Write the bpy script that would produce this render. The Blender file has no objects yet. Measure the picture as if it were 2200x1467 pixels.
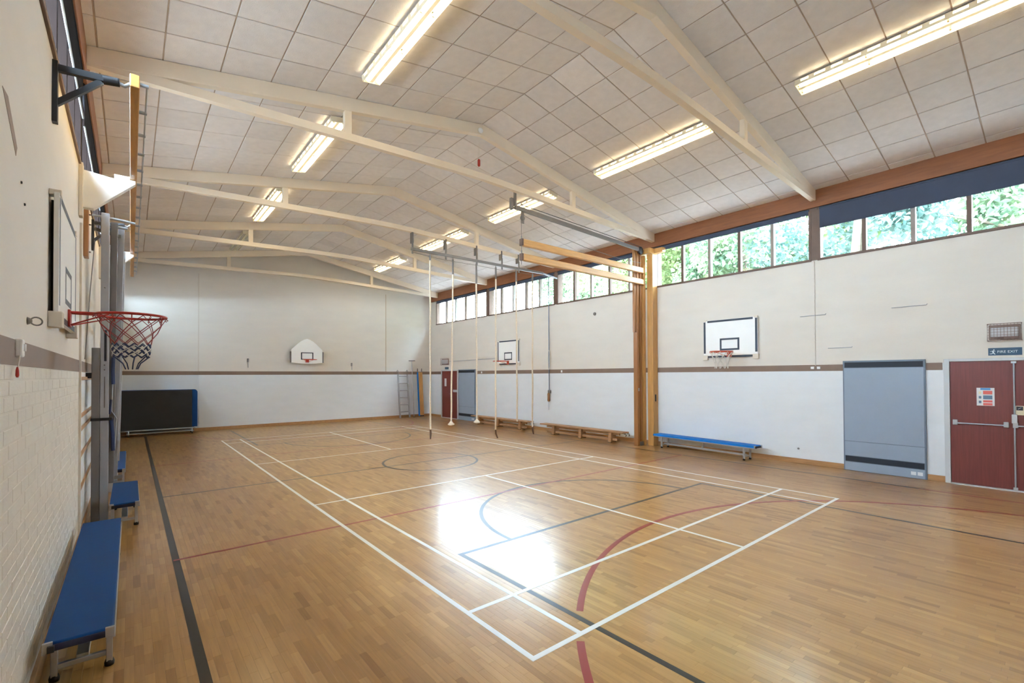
import bpy, bmesh, math, random
import numpy as np
from mathutils import Vector, Matrix

random.seed(7)
PI = math.pi
SC = bpy.context.scene
COL = SC.collection

# ------------------------------------------------------------------ camera
F_PX, PP_Y = 996.307, 794.387
YAW, PITCH, ROLL = 0.688504, 0.011814, -0.004279
CAM = Vector((-5.0618, -8.9441, 1.8451))
_f = Vector((math.sin(YAW) * math.cos(PITCH), math.cos(YAW) * math.cos(PITCH), math.sin(PITCH)))
_r0 = Vector((math.cos(YAW), -math.sin(YAW), 0))
_u0 = _r0.cross(_f)
_r = math.cos(ROLL) * _r0 + math.sin(ROLL) * _u0
_u = -math.sin(ROLL) * _r0 + math.cos(ROLL) * _u0
cd = bpy.data.cameras.new('camera')
cd.sensor_fit = 'HORIZONTAL'
cd.sensor_width = 36.0
cd.lens = F_PX / 2200 * 36.0
cd.shift_y = (PP_Y - 733.5) / 2200
cd.clip_start, cd.clip_end = 0.05, 400
cam = bpy.data.objects.new('camera', cd)
COL.objects.link(cam)
m = Matrix((_r, _u, -_f)).transposed().to_4x4()
m.translation = CAM
cam.matrix_world = m
SC.camera = cam

# ------------------------------------------------------------------ world and exposure
SKY_STRENGTH = 30.0
TUBE_STRENGTH = 9.5
w = bpy.data.worlds.new('sky')
SC.world = w
w.use_nodes = True
wn = w.node_tree.nodes
bg = wn['Background']
bg.inputs['Color'].default_value = (0.68, 0.83, 1.0, 1)
bg.inputs['Strength'].default_value = SKY_STRENGTH
vs = SC.view_settings
vs.view_transform = 'Standard'
vs.look = 'None'
vs.gamma = 1.0
vs.use_curve_mapping = False
vs.exposure = 1.24
try:
    SC.cycles.max_bounces = 6
    SC.cycles.diffuse_bounces = 4
    SC.cycles.glossy_bounces = 3
    SC.cycles.transparent_max_bounces = 10
    SC.cycles.use_light_tree = False
    SC.cycles.use_adaptive_sampling = True
    SC.cycles.adaptive_threshold = 0.015
    SC.cycles.adaptive_min_samples = 32
    SC.cycles.caustics_reflective = False
    SC.cycles.caustics_refractive = False
    SC.cycles.use_denoising = True
    SC.cycles.sample_clamp_indirect = 8.0
except Exception:
    pass

# ------------------------------------------------------------------ room numbers
XL, XR, YB, YF = -5.5, 5.65, -10.0, 10.0
RX, RZ, SL = 0.03, 6.57, 0.1795
TRY = [-9.3, -5.6, -1.87, 1.85, 5.57, 9.3]
SILL, HEAD = 4.15, 5.22
STRIP0, STRIP1 = 1.905, 2.03
def roof_z(x): return RZ - SL * abs(x - RX)

# ------------------------------------------------------------------ materials
def srgb(r, g, b):
    def c(v):
        v /= 255.0
        return v / 12.92 if v <= 0.04045 else ((v + 0.055) / 1.055) ** 2.4
    return (c(r), c(g), c(b), 1.0)

MATS = {}
def mat(name, col, rough=0.6, metal=0.0, var=0.0, vscale=6.0, bump=0.0, bscale=60.0, stretch=None, rand=0.0, spec=None, coat=0.0):
    if name in MATS:
        return MATS[name]
    mt = bpy.data.materials.new(name)
    mt.use_nodes = True
    nt = mt.node_tree
    N, L = nt.nodes, nt.links
    b = N['Principled BSDF']
    b.inputs['Roughness'].default_value = rough
    b.inputs['Metallic'].default_value = metal
    if spec is not None:
        b.inputs['Specular IOR Level'].default_value = spec
    if coat:
        b.inputs['Coat Weight'].default_value = coat
        b.inputs['Coat Roughness'].default_value = 0.15
    c = srgb(*col)
    b.inputs['Base Color'].default_value = c
    geo = N.new('ShaderNodeNewGeometry')
    vec = geo.outputs['Position']
    if stretch:
        mp = N.new('ShaderNodeMapping')
        mp.inputs['Scale'].default_value = stretch
        L.new(vec, mp.inputs['Vector'])
        vec = mp.outputs['Vector']
    last = None
    if var > 0:
        nz = N.new('ShaderNodeTexNoise')
        nz.inputs['Scale'].default_value = vscale
        nz.inputs['Detail'].default_value = 4
        L.new(vec, nz.inputs['Vector'])
        mr = N.new('ShaderNodeMapRange')
        mr.inputs['From Min'].default_value = 0.3
        mr.inputs['From Max'].default_value = 0.7
        mr.inputs['To Min'].default_value = 1 - var
        mr.inputs['To Max'].default_value = 1 + var
        L.new(nz.outputs['Fac'], mr.inputs['Value'])
        last = mr.outputs['Result']
    if rand > 0:
        oi = N.new('ShaderNodeObjectInfo')
        mr2 = N.new('ShaderNodeMapRange')
        mr2.inputs['To Min'].default_value = 1 - rand
        mr2.inputs['To Max'].default_value = 1 + rand
        L.new(oi.outputs['Random'], mr2.inputs['Value'])
        if last is None:
            last = mr2.outputs['Result']
        else:
            mu = N.new('ShaderNodeMath')
            mu.operation = 'MULTIPLY'
            L.new(last, mu.inputs[0])
            L.new(mr2.outputs['Result'], mu.inputs[1])
            last = mu.outputs[0]
    if last is not None:
        vm = N.new('ShaderNodeVectorMath')
        vm.operation = 'SCALE'
        vm.inputs[0].default_value = c[:3]
        L.new(last, vm.inputs['Scale'])
        L.new(vm.outputs[0], b.inputs['Base Color'])
    if bump > 0:
        nb = N.new('ShaderNodeTexNoise')
        nb.inputs['Scale'].default_value = bscale
        nb.inputs['Detail'].default_value = 3
        L.new(vec, nb.inputs['Vector'])
        bp = N.new('ShaderNodeBump')
        bp.inputs['Strength'].default_value = bump
        bp.inputs['Distance'].default_value = 0.01
        L.new(nb.outputs['Fac'], bp.inputs['Height'])
        L.new(bp.outputs['Normal'], b.inputs['Normal'])
    MATS[name] = mt
    return mt

def emit(name, col, strength):
    mt = bpy.data.materials.new(name)
    mt.use_nodes = True
    N = mt.node_tree.nodes
    N.remove(N['Principled BSDF'])
    em = N.new('ShaderNodeEmission')
    em.inputs['Color'].default_value = col
    em.inputs['Strength'].default_value = strength
    mt.node_tree.links.new(em.outputs[0], N['Material Output'].inputs['Surface'])
    return mt

M_WALL_UP = mat('cream_wall_paint', (225, 219, 212), 0.62, var=0.025, vscale=1.3, bump=0.12, bscale=14, stretch=(1, 1, 3.2))
M_WALL_LO = mat('white_wall_paint', (229, 234, 241), 0.5, var=0.02, vscale=1.7, bump=0.10, bscale=14, stretch=(1, 1, 3.2))
M_BRICK = mat('white_brick_paint', (230, 226, 219), 0.45, var=0.03, vscale=4, bump=0.25, bscale=45, rand=0.015)
M_JOINT = mat('painted_mortar', (228, 224, 217), 0.6, var=0.03)
M_STRIP = mat('brown_dado_paint', (132, 110, 96), 0.55, var=0.06, vscale=3)
M_HEADER = mat('stained_timber_beam', (142, 86, 48), 0.5, var=0.16, vscale=5, stretch=(6, 0.6, 6), bump=0.1)
M_FRAME = mat('brown_window_paint', (104, 82, 70), 0.5, var=0.08)
M_FRAMED = mat('darkened_window_brown', (28, 17, 14), 0.8, var=0.1, spec=0.15)  # frame brown darkened to offset the strong daylight on the left windows
M_MULL = mat('pale_mullion_paint', (150, 138, 130), 0.5, var=0.08)
M_BASEB = mat('oak_skirting', (176, 132, 88), 0.4, var=0.15, vscale=4, stretch=(3, 1, 8))
M_TILE = mat('ceiling_tile_face', (235, 231, 231), 0.9, var=0.035, vscale=9, bump=0.35, bscale=110, rand=0.055)
M_GAP = mat('ceiling_backing', (182, 164, 150), 0.95, var=0.15, vscale=4)
M_TRUSS = mat('cream_steel_paint', (241, 228, 210), 0.5, var=0.02, vscale=3)
M_WHITE = mat('white_board', (248, 249, 250), 0.35, var=0.01)
M_BLOCK = mat('cream_block', (226, 218, 206), 0.6)
M_BLACK = mat('black_paint', (34, 36, 42), 0.5)
M_NAVY = mat('navy_line', (44, 54, 72), 0.45)
M_RED = mat('red_steel', (176, 44, 34), 0.4, var=0.08)
M_ORANGE = mat('orange_red_steel', (205, 82, 48), 0.4, var=0.08)
M_CORD_RED = mat('red_cord', (150, 64, 62), 0.8)
M_CORD_WHITE = mat('white_cord', (225, 222, 216), 0.8)
M_CORD_BLUE = mat('navy_cord', (52, 66, 104), 0.8)
M_BLUE = mat('blue_vinyl', (6, 66, 128), 0.6, var=0.03, vscale=20, spec=0.25)
M_BLUE2 = mat('bright_blue_vinyl', (18, 116, 206), 0.6, var=0.03, vscale=20, spec=0.2)
M_NAVYV = mat('navy_edging', (28, 34, 62), 0.5)
M_ALU = mat('satin_aluminium', (188, 190, 194), 0.32, metal=0.75, var=0.03)
M_STEEL = mat('grey_steel', (166, 168, 176), 0.42, metal=0.12, var=0.04)
M_STEELD = mat('dark_grey_steel', (118, 113, 111), 0.5, metal=0.1, var=0.04)
M_STEELL = mat('galvanised_steel', (180, 190, 202), 0.3, metal=0.6, var=0.05)
M_RUBBER = mat('black_rubber', (30, 28, 28), 0.7)
M_WOOD = mat('varnished_pine', (196, 146, 82), 0.38, var=0.14, vscale=4, stretch=(8, 0.8, 8), coat=0.3)
M_WOODX = mat('varnished_pine_across', (200, 148, 84), 0.38, var=0.14, vscale=4, stretch=(0.8, 8, 8), coat=0.3)
M_WOODZ = mat('varnished_post', (200, 150, 86), 0.36, var=0.16, vscale=4, stretch=(9, 9, 0.7), coat=0.3)
M_WOODD = mat('dark_stained_post', (160, 108, 60), 0.4, var=0.16, vscale=4, stretch=(9, 9, 0.7), coat=0.2)
M_WOODB = mat('old_bench_wood', (176, 132, 92), 0.5, var=0.16, vscale=4, stretch=(8, 0.8, 8))
M_ROPE = mat('natural_rope', (228, 213, 192), 0.85, var=0.1, vscale=40, bump=0.4, bscale=160)
M_LEATHER = mat('brown_leather', (92, 66, 52), 0.6)
M_ROPEHEAD = mat('grey_rope_sleeve', (118, 112, 110), 0.7)
M_MAHOG = mat('mahogany_veneer', (118, 52, 46), 0.42, var=0.14, vscale=5, stretch=(12, 12, 0.5))
M_DOORFR = mat('pale_door_frame', (206, 210, 216), 0.45)
M_HEATER = mat('blue_grey_enamel', (152, 167, 188), 0.45, var=0.015)
M_HEATFR = mat('grey_enamel_edge', (112, 126, 144), 0.4)
M_SLOT = mat('dark_grille', (30, 36, 50), 0.6)
M_BLIND = mat('blue_grey_blind_cloth', (62, 70, 90), 0.8, var=0.08, vscale=3)
M_BLINDK = mat('black_blind_cloth', (24, 23, 28), 0.9, var=0.1, vscale=3, spec=0.1)
M_MATBLK = mat('black_mat_vinyl', (24, 21, 24), 0.55, var=0.25, vscale=3)
M_PAPER = mat('white_paper', (232, 234, 238), 0.7)
M_PRED = mat('print_red', (228, 112, 104), 0.7)
M_PBLUE = mat('print_blue', (74, 146, 214), 0.7)
M_PSLATE = mat('print_slate', (108, 132, 160), 0.7)
M_CREAM = mat('cream_plastic', (236, 226, 200), 0.6)
M_SIGN = mat('exit_sign_blue', (44, 78, 106), 0.5)
M_SIGNINK = mat('sign_white', (226, 234, 240), 0.5)
M_BROWNPL = mat('brown_grey_casing', (140, 118, 110), 0.5)
M_LAMPWH = mat('lamp_white_enamel', (246, 240, 220), 0.4)
M_DIFF = mat('clouded_diffuser', (205, 204, 210), 0.4)
M_LWHITE = mat('line_white', (226, 226, 226), 0.32)
M_LBLACK = mat('line_black', (36, 32, 34), 0.32)
M_LRED = mat('line_red', (142, 38, 36), 0.32)
M_GROUND = mat('unseen_ground_grey', (150, 146, 142), 0.95, var=0.3, vscale=0.4)  # unseen ground, neutral grey so no green light bounces in
M_BARK = mat('tree_bark', (96, 84, 70), 0.9, var=0.2)
M_CONCRETE = mat('roof_felt', (120, 118, 116), 0.9)
M_TUBE = emit('lit_fluorescent_tube', (1.0, 0.81, 0.50, 1), TUBE_STRENGTH)
M_TUBEOFF = mat('unlit_tube', (200, 198, 190), 0.3)

def floor_material():
    mt = bpy.data.materials.new('varnished_hardwood')
    mt.use_nodes = True
    nt = mt.node_tree
    N, L = nt.nodes, nt.links
    b = N['Principled BSDF']
    at = N.new('ShaderNodeAttribute')
    at.attribute_name = 'tone'
    ramp = N.new('ShaderNodeValToRGB')
    e = ramp.color_ramp.elements
    e[0].position, e[0].color = 0.0, srgb(150, 106, 54)
    e[1].position, e[1].color = 1.0, srgb(190, 147, 90)
    k = ramp.color_ramp.elements.new(0.5)
    k.color = srgb(176, 132, 76)
    L.new(at.outputs['Fac'], ramp.inputs['Fac'])
    geo = N.new('ShaderNodeNewGeometry')
    mp = N.new('ShaderNodeMapping')
    mp.inputs['Scale'].default_value = (60, 3, 1)
    L.new(geo.outputs['Position'], mp.inputs['Vector'])
    nz = N.new('ShaderNodeTexNoise')
    nz.inputs['Scale'].default_value = 1.0
    nz.inputs['Detail'].default_value = 5
    L.new(mp.outputs['Vector'], nz.inputs['Vector'])
    mr = N.new('ShaderNodeMapRange')
    mr.inputs['From Min'].default_value = 0.25
    mr.inputs['From Max'].default_value = 0.75
    mr.inputs['To Min'].default_value = 0.86
    mr.inputs['To Max'].default_value = 1.1
    L.new(nz.outputs['Fac'], mr.inputs['Value'])
    vm = N.new('ShaderNodeVectorMath')
    vm.operation = 'SCALE'
    L.new(ramp.outputs['Color'], vm.inputs[0])
    L.new(mr.outputs['Result'], vm.inputs['Scale'])
    L.new(vm.outputs[0], b.inputs['Base Color'])
    b.inputs['Roughness'].default_value = 0.29
    b.inputs['Coat Weight'].default_value = 0.4
    b.inputs['Coat Roughness'].default_value = 0.16
    return mt
M_FLOOR = floor_material()
M_SUBFL = mat('subfloor_brown', (126, 88, 50), 0.5)  # plain brown slab that shows in the joints between staves

def glass_material():
    mt = bpy.data.materials.new('window_glass')
    mt.use_nodes = True
    nt = mt.node_tree
    N, L = nt.nodes, nt.links
    N.remove(N['Principled BSDF'])
    tr = N.new('ShaderNodeBsdfTransparent')
    tr.inputs['Color'].default_value = (0.95, 0.985, 0.98, 1)
    gl = N.new('ShaderNodeBsdfGlossy')
    gl.inputs['Roughness'].default_value = 0.03
    fr = N.new('ShaderNodeLayerWeight')
    pw = N.new('ShaderNodeMath')
    pw.operation = 'POWER'
    pw.inputs[1].default_value = 5.0
    ma = N.new('ShaderNodeMath')
    ma.operation = 'MULTIPLY_ADD'
    ma.inputs[1].default_value = 0.6
    ma.inputs[2].default_value = 0.03
    L.new(fr.outputs['Facing'], pw.inputs[0])
    L.new(pw.outputs[0], ma.inputs[0])
    mx = N.new('ShaderNodeMixShader')
    L.new(ma.outputs[0], mx.inputs['Fac'])
    L.new(tr.outputs[0], mx.inputs[1])
    L.new(gl.outputs[0], mx.inputs[2])
    L.new(mx.outputs[0], N['Material Output'].inputs['Surface'])
    return mt
M_GLASS = glass_material()

def leaf_material(name, a, c):
    mt = bpy.data.materials.new(name)
    mt.use_nodes = True
    nt = mt.node_tree
    N, L = nt.nodes, nt.links
    N.remove(N['Principled BSDF'])
    geo = N.new('ShaderNodeNewGeometry')
    nz = N.new('ShaderNodeTexNoise')
    nz.inputs['Scale'].default_value = 1.6
    L.new(geo.outputs['Position'], nz.inputs['Vector'])
    rp = N.new('ShaderNodeValToRGB')
    rp.color_ramp.elements[0].position = 0.35
    rp.color_ramp.elements[0].color = srgb(*a)
    rp.color_ramp.elements[1].position = 0.65
    rp.color_ramp.elements[1].color = srgb(*c)
    L.new(nz.outputs['Fac'], rp.inputs['Fac'])
    d = N.new('ShaderNodeBsdfDiffuse')
    t = N.new('ShaderNodeBsdfTranslucent')
    mx = N.new('ShaderNodeMixShader')
    mx.inputs['Fac'].default_value = 0.5
    L.new(rp.outputs[0], d.inputs['Color'])
    L.new(rp.outputs[0], t.inputs['Color'])
    L.new(d.outputs[0], mx.inputs[1])
    L.new(t.outputs[0], mx.inputs[2])
    L.new(mx.outputs[0], N['Material Output'].inputs['Surface'])
    return mt
M_LEAF = [leaf_material('leaf_green', (84, 106, 86), (132, 148, 112)),
          leaf_material('leaf_blue_green', (82, 108, 102), (124, 142, 130)),
          leaf_material('leaf_yellow_green', (98, 116, 78), (144, 156, 110))]

# ------------------------------------------------------------------ mesh helpers
class MB:
    def __init__(s):
        s.v, s.f, s.sm = [], [], []
    def add(s, vs_, fs, smooth=False):
        o = len(s.v)
        s.v += [tuple(p) for p in vs_]
        s.f += [tuple(i + o for i in q) for q in fs]
        s.sm += [smooth] * len(fs)
        return s
    def box(s, x0, x1, y0, y1, z0, z1):
        v = [(x0, y0, z0), (x1, y0, z0), (x1, y1, z0), (x0, y1, z0), (x0, y0, z1), (x1, y0, z1), (x1, y1, z1), (x0, y1, z1)]
        return s.add(v, [(0, 3, 2, 1), (4, 5, 6, 7), (0, 1, 5, 4), (1, 2, 6, 5), (2, 3, 7, 6), (3, 0, 4, 7)])
    def obox(s, c, ax, ay, az):
        """box about centre c with half-axis vectors"""
        c, ax, ay, az = Vector(c), Vector(ax), Vector(ay), Vector(az)
        v = [c + i * ax + j * ay + k * az for k in (-1, 1) for j in (-1, 1) for i in (-1, 1)]
        return s.add(v, [(0, 2, 3, 1), (4, 5, 7, 6), (0, 1, 5, 4), (1, 3, 7, 5), (3, 2, 6, 7), (2, 0, 4, 6)])
    def bar(s, a, b, wid, hgt, up=(0, 0, 1)):
        """rectangular bar from a to b"""
        a, b = Vector(a), Vector(b)
        d = (b - a)
        n = d.normalized()
        side = n.cross(Vector(up))
        if side.length < 1e-5:
            side = n.cross(Vector((0, 1, 0)))
        side.normalize()
        u = side.cross(n)
        return s.obox((a + b) / 2, d / 2, side * wid / 2, u * hgt / 2)
    def tube(s, pts, r, n=8, caps=True, closed=False):
        pts = [Vector(p) for p in pts]
        rr = r if isinstance(r, (list, tuple)) else [r] * len(pts)
        rings, ref = [], None
        N_ = len(pts)
        for i, p in enumerate(pts):
            if closed:
                t = (pts[(i + 1) % N_] - pts[i - 1])
            else:
                t = pts[min(i + 1, N_ - 1)] - pts[max(i - 1, 0)]
            t.normalize()
            if ref is None:
                ref = Vector((0, 0, 1)) if abs(t.z) < 0.9 else Vector((1, 0, 0))
            a = t.cross(ref)
            if a.length < 1e-6:
                a = t.orthogonal()
            a.normalize()
            b_ = a.cross(t)
            ref = b_
            rings.append([p + rr[i] * (math.cos(2 * PI * k / n) * a + math.sin(2 * PI * k / n) * b_) for k in range(n)])
        vs_ = [q for g in rings for q in g]
        fs = []
        m_ = N_ if closed else N_ - 1
        for i in range(m_):
            j = (i + 1) % N_
            for k in range(n):
                l_ = (k + 1) % n
                fs.append((i * n + k, j * n + k, j * n + l_, i * n + l_))
        s.add(vs_, fs, True)
        if caps and not closed:
            s.add(rings[0], [tuple(range(n))])
            s.add(rings[-1], [tuple(reversed(range(n)))])
        return s
    def prism(s, poly, axis, a, b):
        """polygon (2D) extruded along axis from a to b; axis x: (y,z); y: (x,z); z: (x,y)"""
        def P(q, t):
            return {'x': (t, q[0], q[1]), 'y': (q[0], t, q[1]), 'z': (q[0], q[1], t)}[axis]
        n = len(poly)
        v = [P(q, a) for q in poly] + [P(q, b) for q in poly]
        f = [tuple(range(n)), tuple(range(2 * n - 1, n - 1, -1))]
        for i in range(n):
            j = (i + 1) % n
            f.append((i, i + n, j + n, j))
        return s.add(v, f)
    def lathe(s, c, prof, n=12, axis='z'):
        vs_, fs = [], []
        for (r, h) in prof:
            for k in range(n):
                a = 2 * PI * k / n
                p = (r * math.cos(a), r * math.sin(a), h)
                if axis == 'x': p = (p[2], p[0], p[1])
                if axis == 'y': p = (p[0], p[2], p[1])
                vs_.append((c[0] + p[0], c[1] + p[1], c[2] + p[2]))
        for i in range(len(prof) - 1):
            for k in range(n):
                l_ = (k + 1) % n
                fs.append((i * n + k, i * n + l_, (i + 1) * n + l_, (i + 1) * n + k))
        fs.append(tuple(reversed(range(n))))
        fs.append(tuple(range((len(prof) - 1) * n, len(prof) * n)))
        return s.add(vs_, fs, True)
    def mesh(s, name, mt, origin=(0, 0, 0), fix=True):
        me = bpy.data.meshes.new(name)
        o = origin
        me.from_pydata([(p[0] - o[0], p[1] - o[1], p[2] - o[2]) for p in s.v], [], s.f)
        if fix:
            bm = bmesh.new()
            bm.from_mesh(me)
            bmesh.ops.recalc_face_normals(bm, faces=bm.faces)
            bm.to_mesh(me)
            bm.free()
        me.polygons.foreach_set('use_smooth', s.sm)
        me.materials.append(mt)
        return me

ORIG = {}
def obj(name, mb, mt, parent=None, loc=None, bev=0.0, fix=True):
    """one mesh object; mb holds world coordinates"""
    if parent is not None:
        o0 = ORIG[parent.name]
    else:
        o0 = Vector(loc) if loc is not None else Vector((0, 0, 0))
    me = mb.mesh(name, mt, o0, fix)
    o = bpy.data.objects.new(name, me)
    COL.objects.link(o)
    if parent is not None:
        o.parent = parent
    else:
        o.location = o0
    ORIG[o.name] = o0
    if bev > 0:
        b = o.modifiers.new('edge', 'BEVEL')
        b.width = bev
        b.segments = 2
        b.limit_method = 'ANGLE'
        b.angle_limit = math.radians(50)
    return o
def tag(o, label=None, cat=None, group=None, kind=None):
    if label: o['label'] = label
    if cat: o['category'] = cat
    if group: o['group'] = group
    if kind: o['kind'] = kind
    return o
def thing(name, loc, label, cat, group=None):
    o = bpy.data.objects.new(name, None)
    o.empty_display_size = 0.1
    COL.objects.link(o)
    o.location = loc
    ORIG[o.name] = Vector(loc)
    return tag(o, label, cat, group)
def struct(name, mb, mt, label, bev=0.0, fix=True, loc=None):
    return tag(obj(name, mb, mt, loc=loc, bev=bev, fix=fix), label=label, kind='structure')
def hull(name, label, loc=(0, 0, 0)):
    o = bpy.data.objects.new(name, None)
    COL.objects.link(o)
    o.location = loc
    ORIG[o.name] = Vector(loc)
    return tag(o, label, kind='structure')

# ================================================================== FLOOR
sub = MB().box(XL - 0.3, XR + 0.3, YB - 0.3, YF + 0.3, -0.2, -0.004)
floor = struct('floor', sub, M_SUBFL, 'varnished hardwood strip floor with painted court lines')
SW = 0.05
LENS = [0.22, 0.27, 0.32, 0.38, 0.44]
TONES = [0.08, 0.25, 0.4, 0.5, 0.6, 0.75, 0.95]
def stave_verts(hl):
    g, c = 0.0003, 0.0008
    x, y = SW / 2 - g, hl / 2 - g
    v = [(-x, -y, -0.0045), (x, -y, -0.0045), (x, y, -0.0045), (-x, y, -0.0045), (-x, -y, -c * .4), (x, -y, -c * .4), (x, y, -c * .4), (-x, y, -c * .4),
         (-x + c, -y + c, 0), (x - c, -y + c, 0), (x - c, y - c, 0), (-x + c, y - c, 0)]
    f = [(8, 9, 10, 11), (4, 5, 9, 8), (5, 6, 10, 9), (6, 7, 11, 10), (7, 4, 8, 11), (0, 1, 5, 4), (1, 2, 6, 5), (2, 3, 7, 6), (3, 0, 4, 7)]
    return v, f
def set_tone(me, vals):
    a = me.attributes.new('tone', 'FLOAT', 'FACE')
    a.data.foreach_set('value', vals)
staves = []
rng = random.Random(3)
x = XL + 0.015
while x < XR - 0.01:
    y = YB + 0.02 - rng.random() * 0.4
    while y < YF:
        l_ = rng.choice(LENS)
        y0, y1 = max(y, YB), min(y + l_, YF)
        if y1 - y0 > 0.05:
            staves.append((x + SW / 2, (y0 + y1) / 2, y1 - y0, rng.choices(range(7), (1, 2, 4, 5, 4, 2, 1))[0], abs(y1 - y0 - l_) < 1e-6, LENS.index(l_)))
        y += l_
    x += SW
Rm = np.array([list(_r), list(_u), list(_f)])
P = np.array([[s_[0], s_[1], 0.0] for s_ in staves]) - np.array(list(CAM))
q = P @ Rm.T
uu = 1100 + F_PX * q[:, 0] / np.maximum(q[:, 2], 1e-3)
vv = PP_Y - F_PX * q[:, 1] / np.maximum(q[:, 2], 1e-3)
vis = (q[:, 2] > 0.5) & (uu > 100) & (uu < 2180) & (vv > 0) & (vv < 1450) & np.array([s_[4] for s_ in staves])
order = [i for i in np.argsort(q[:, 2]) if vis[i]]
near = set(order[:300])
STAVE = {}
for li, l_ in enumerate(LENS):
    v, f = stave_verts(l_)
    for ti, t_ in enumerate(TONES):
        me = bpy.data.meshes.new('floor_stave')
        me.from_pydata(v, [], f)
        me.materials.append(M_FLOOR)
        set_tone(me, [t_] * len(f))
        STAVE[(li, ti)] = me
for i in sorted(near):
    cx, cy, ln, ti, _, li = staves[i]
    o = bpy.data.objects.new('floor_stave', STAVE[(li, ti)])
    COL.objects.link(o)
    o.parent = floor
    o.location = (cx, cy, 0)
V, Fc, T = [], [], []
for i, (cx, cy, ln, ti, _, li) in enumerate(staves):
    if i in near:
        continue
    v, f = stave_verts(ln)
    o = len(V)
    V += [(a + cx, b + cy, c) for a, b, c in v]
    Fc += [tuple(k + o for k in g) for g in f]
    T += [TONES[ti]] * len(f)
me = bpy.data.meshes.new('floor_staves')
me.from_pydata(V, [], Fc)
me.materials.append(M_FLOOR)
set_tone(me, T)
o = bpy.data.objects.new('floor_staves', me)
COL.objects.link(o)
o.parent = floor
o['kind'] = 'stuff'

# painted lines (children of the floor)
def line(name, a, b, wid, mt, z):
    mb = MB()
    a, b = Vector((a[0], a[1], 0)), Vector((b[0], b[1], 0))
    d = (b - a).normalized() * wid / 2
    mb.bar(a - d + Vector((0, 0, z / 2 + .0001)), b + d + Vector((0, 0, z / 2 + .0001)), wid, z)
    return obj(name, mb, mt, floor)
def arc(name, c, r, a0, a1, wid, mt, z, n=64, skip=None):
    runs, cur = [], []
    for i in range(n + 1):
        a = a0 + (a1 - a0) * i / n
        px, py = c[0] + r * math.cos(a), c[1] + r * math.sin(a)
        if abs(px) > 5.4 or (skip and skip(px, py)):
            if len(cur) > 1: runs.append(cur)
            cur = []
        else:
            cur.append(a)
    if len(cur) > 1: runs.append(cur)
    full = abs(a1 - a0 - 2 * PI) < 1e-6
    for cur in runs:
        mb = MB()
        for rr in (r - wid / 2, r + wid / 2):
            mb.v += [(c[0] + rr * math.cos(a), c[1] + rr * math.sin(a), z) for a in cur]
        k = len(cur)
        mb.v += [(p[0], p[1], 0.0001) for p in mb.v]
        for i in range(k - 1):
            mb.f += [(i, i + 1, k + i + 1, k + i), (2 * k + i, 3 * k + i, 3 * k + i + 1, 2 * k + i + 1),
                     (i, 2 * k + i, 2 * k + i + 1, i + 1), (k + i, k + i + 1, 3 * k + i + 1, 3 * k + i)]
        mb.sm = [False] * len(mb.f)
        obj(name, mb, mt, floor)
ZB, ZR_, ZW = 0.0006, 0.0009, 0.0012
# badminton court
for sx in (-3.03, -2.57, 2.57, 3.03):
    line('white_court_line', (sx, -6.68), (sx, 6.68), 0.042, M_LWHITE, ZW)
for sy in (-6.68, -5.92, -2.0, 2.0, 5.92, 6.68):
    line('white_court_line', (-3.03, sy), (3.03, sy), 0.042, M_LWHITE, ZW + .0002)
for a, b in ((-6.68, -2.0), (2.0, 6.68)):
    line('white_court_line', (0, a), (0, b), 0.042, M_LWHITE, ZW)
# basketball court
line('black_court_line', (-4.7, -9.3), (-4.7, 9.3), 0.062, M_LBLACK, ZB)
line('black_court_line', (4.72, -7.3), (4.72, 9.3), 0.05, M_LBLACK, ZB)
line('red_court_line', (4.72, -9.3), (4.72, -7.3), 0.05, M_LRED, ZB)
line('black_court_line', (-4.7, -0.03), (4.72, -0.03), 0.045, M_LBLACK, ZB + .0001)
arc('black_circle_line', (-0.03, -0.05), 1.0, 0, 2 * PI, 0.05, M_LBLACK, ZB + .0002)
for sy, sg in ((-4.89, -1), (5.02, 1)):
    line('black_key_line', (-2.42, sy), (2.42, sy), 0.05, M_LBLACK, ZB)
    for sx in (-2.42, 2.42):
        line('black_key_line', (sx, sy), (sx, sg * 9.3), 0.05, M_LBLACK, ZB + .0001)
    a0 = 0 if sg < 0 else PI
    arc('black_arc_line', (0.05, sy), 1.8, a0, a0 + PI, 0.05, M_LBLACK, ZB + .0002)
# netball
for sy in (-3.17, 3.17):
    line('red_court_line', (-4.7, sy), (4.72, sy), 0.042, M_LRED, ZR_)
gap = lambda px, py: abs(px + 2.42) < 0.075 or abs(px + 2.57) < 0.06
arc('red_goal_arc', (0.12, -9.42), 3.85, 0.03, PI - 0.03, 0.055, M_LRED, ZR_ + .0001, n=200, skip=gap)
arc('red_goal_arc', (0.12, 9.42), 3.85, PI + 0.03, 2 * PI - 0.03, 0.055, M_LRED, ZR_ + .0001, n=90)

# ================================================================== WALLS
TH = 0.28
def wall_panel(name, label, boxes):
    h = None
    for nm, mt, b in boxes:
        mb = MB().box(*b)
        if h is None:
            h = struct(name, mb, mt, label)
        else:
            obj(nm, mb, mt, h)
    return h
SK = 0.11     # skirting height
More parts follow.
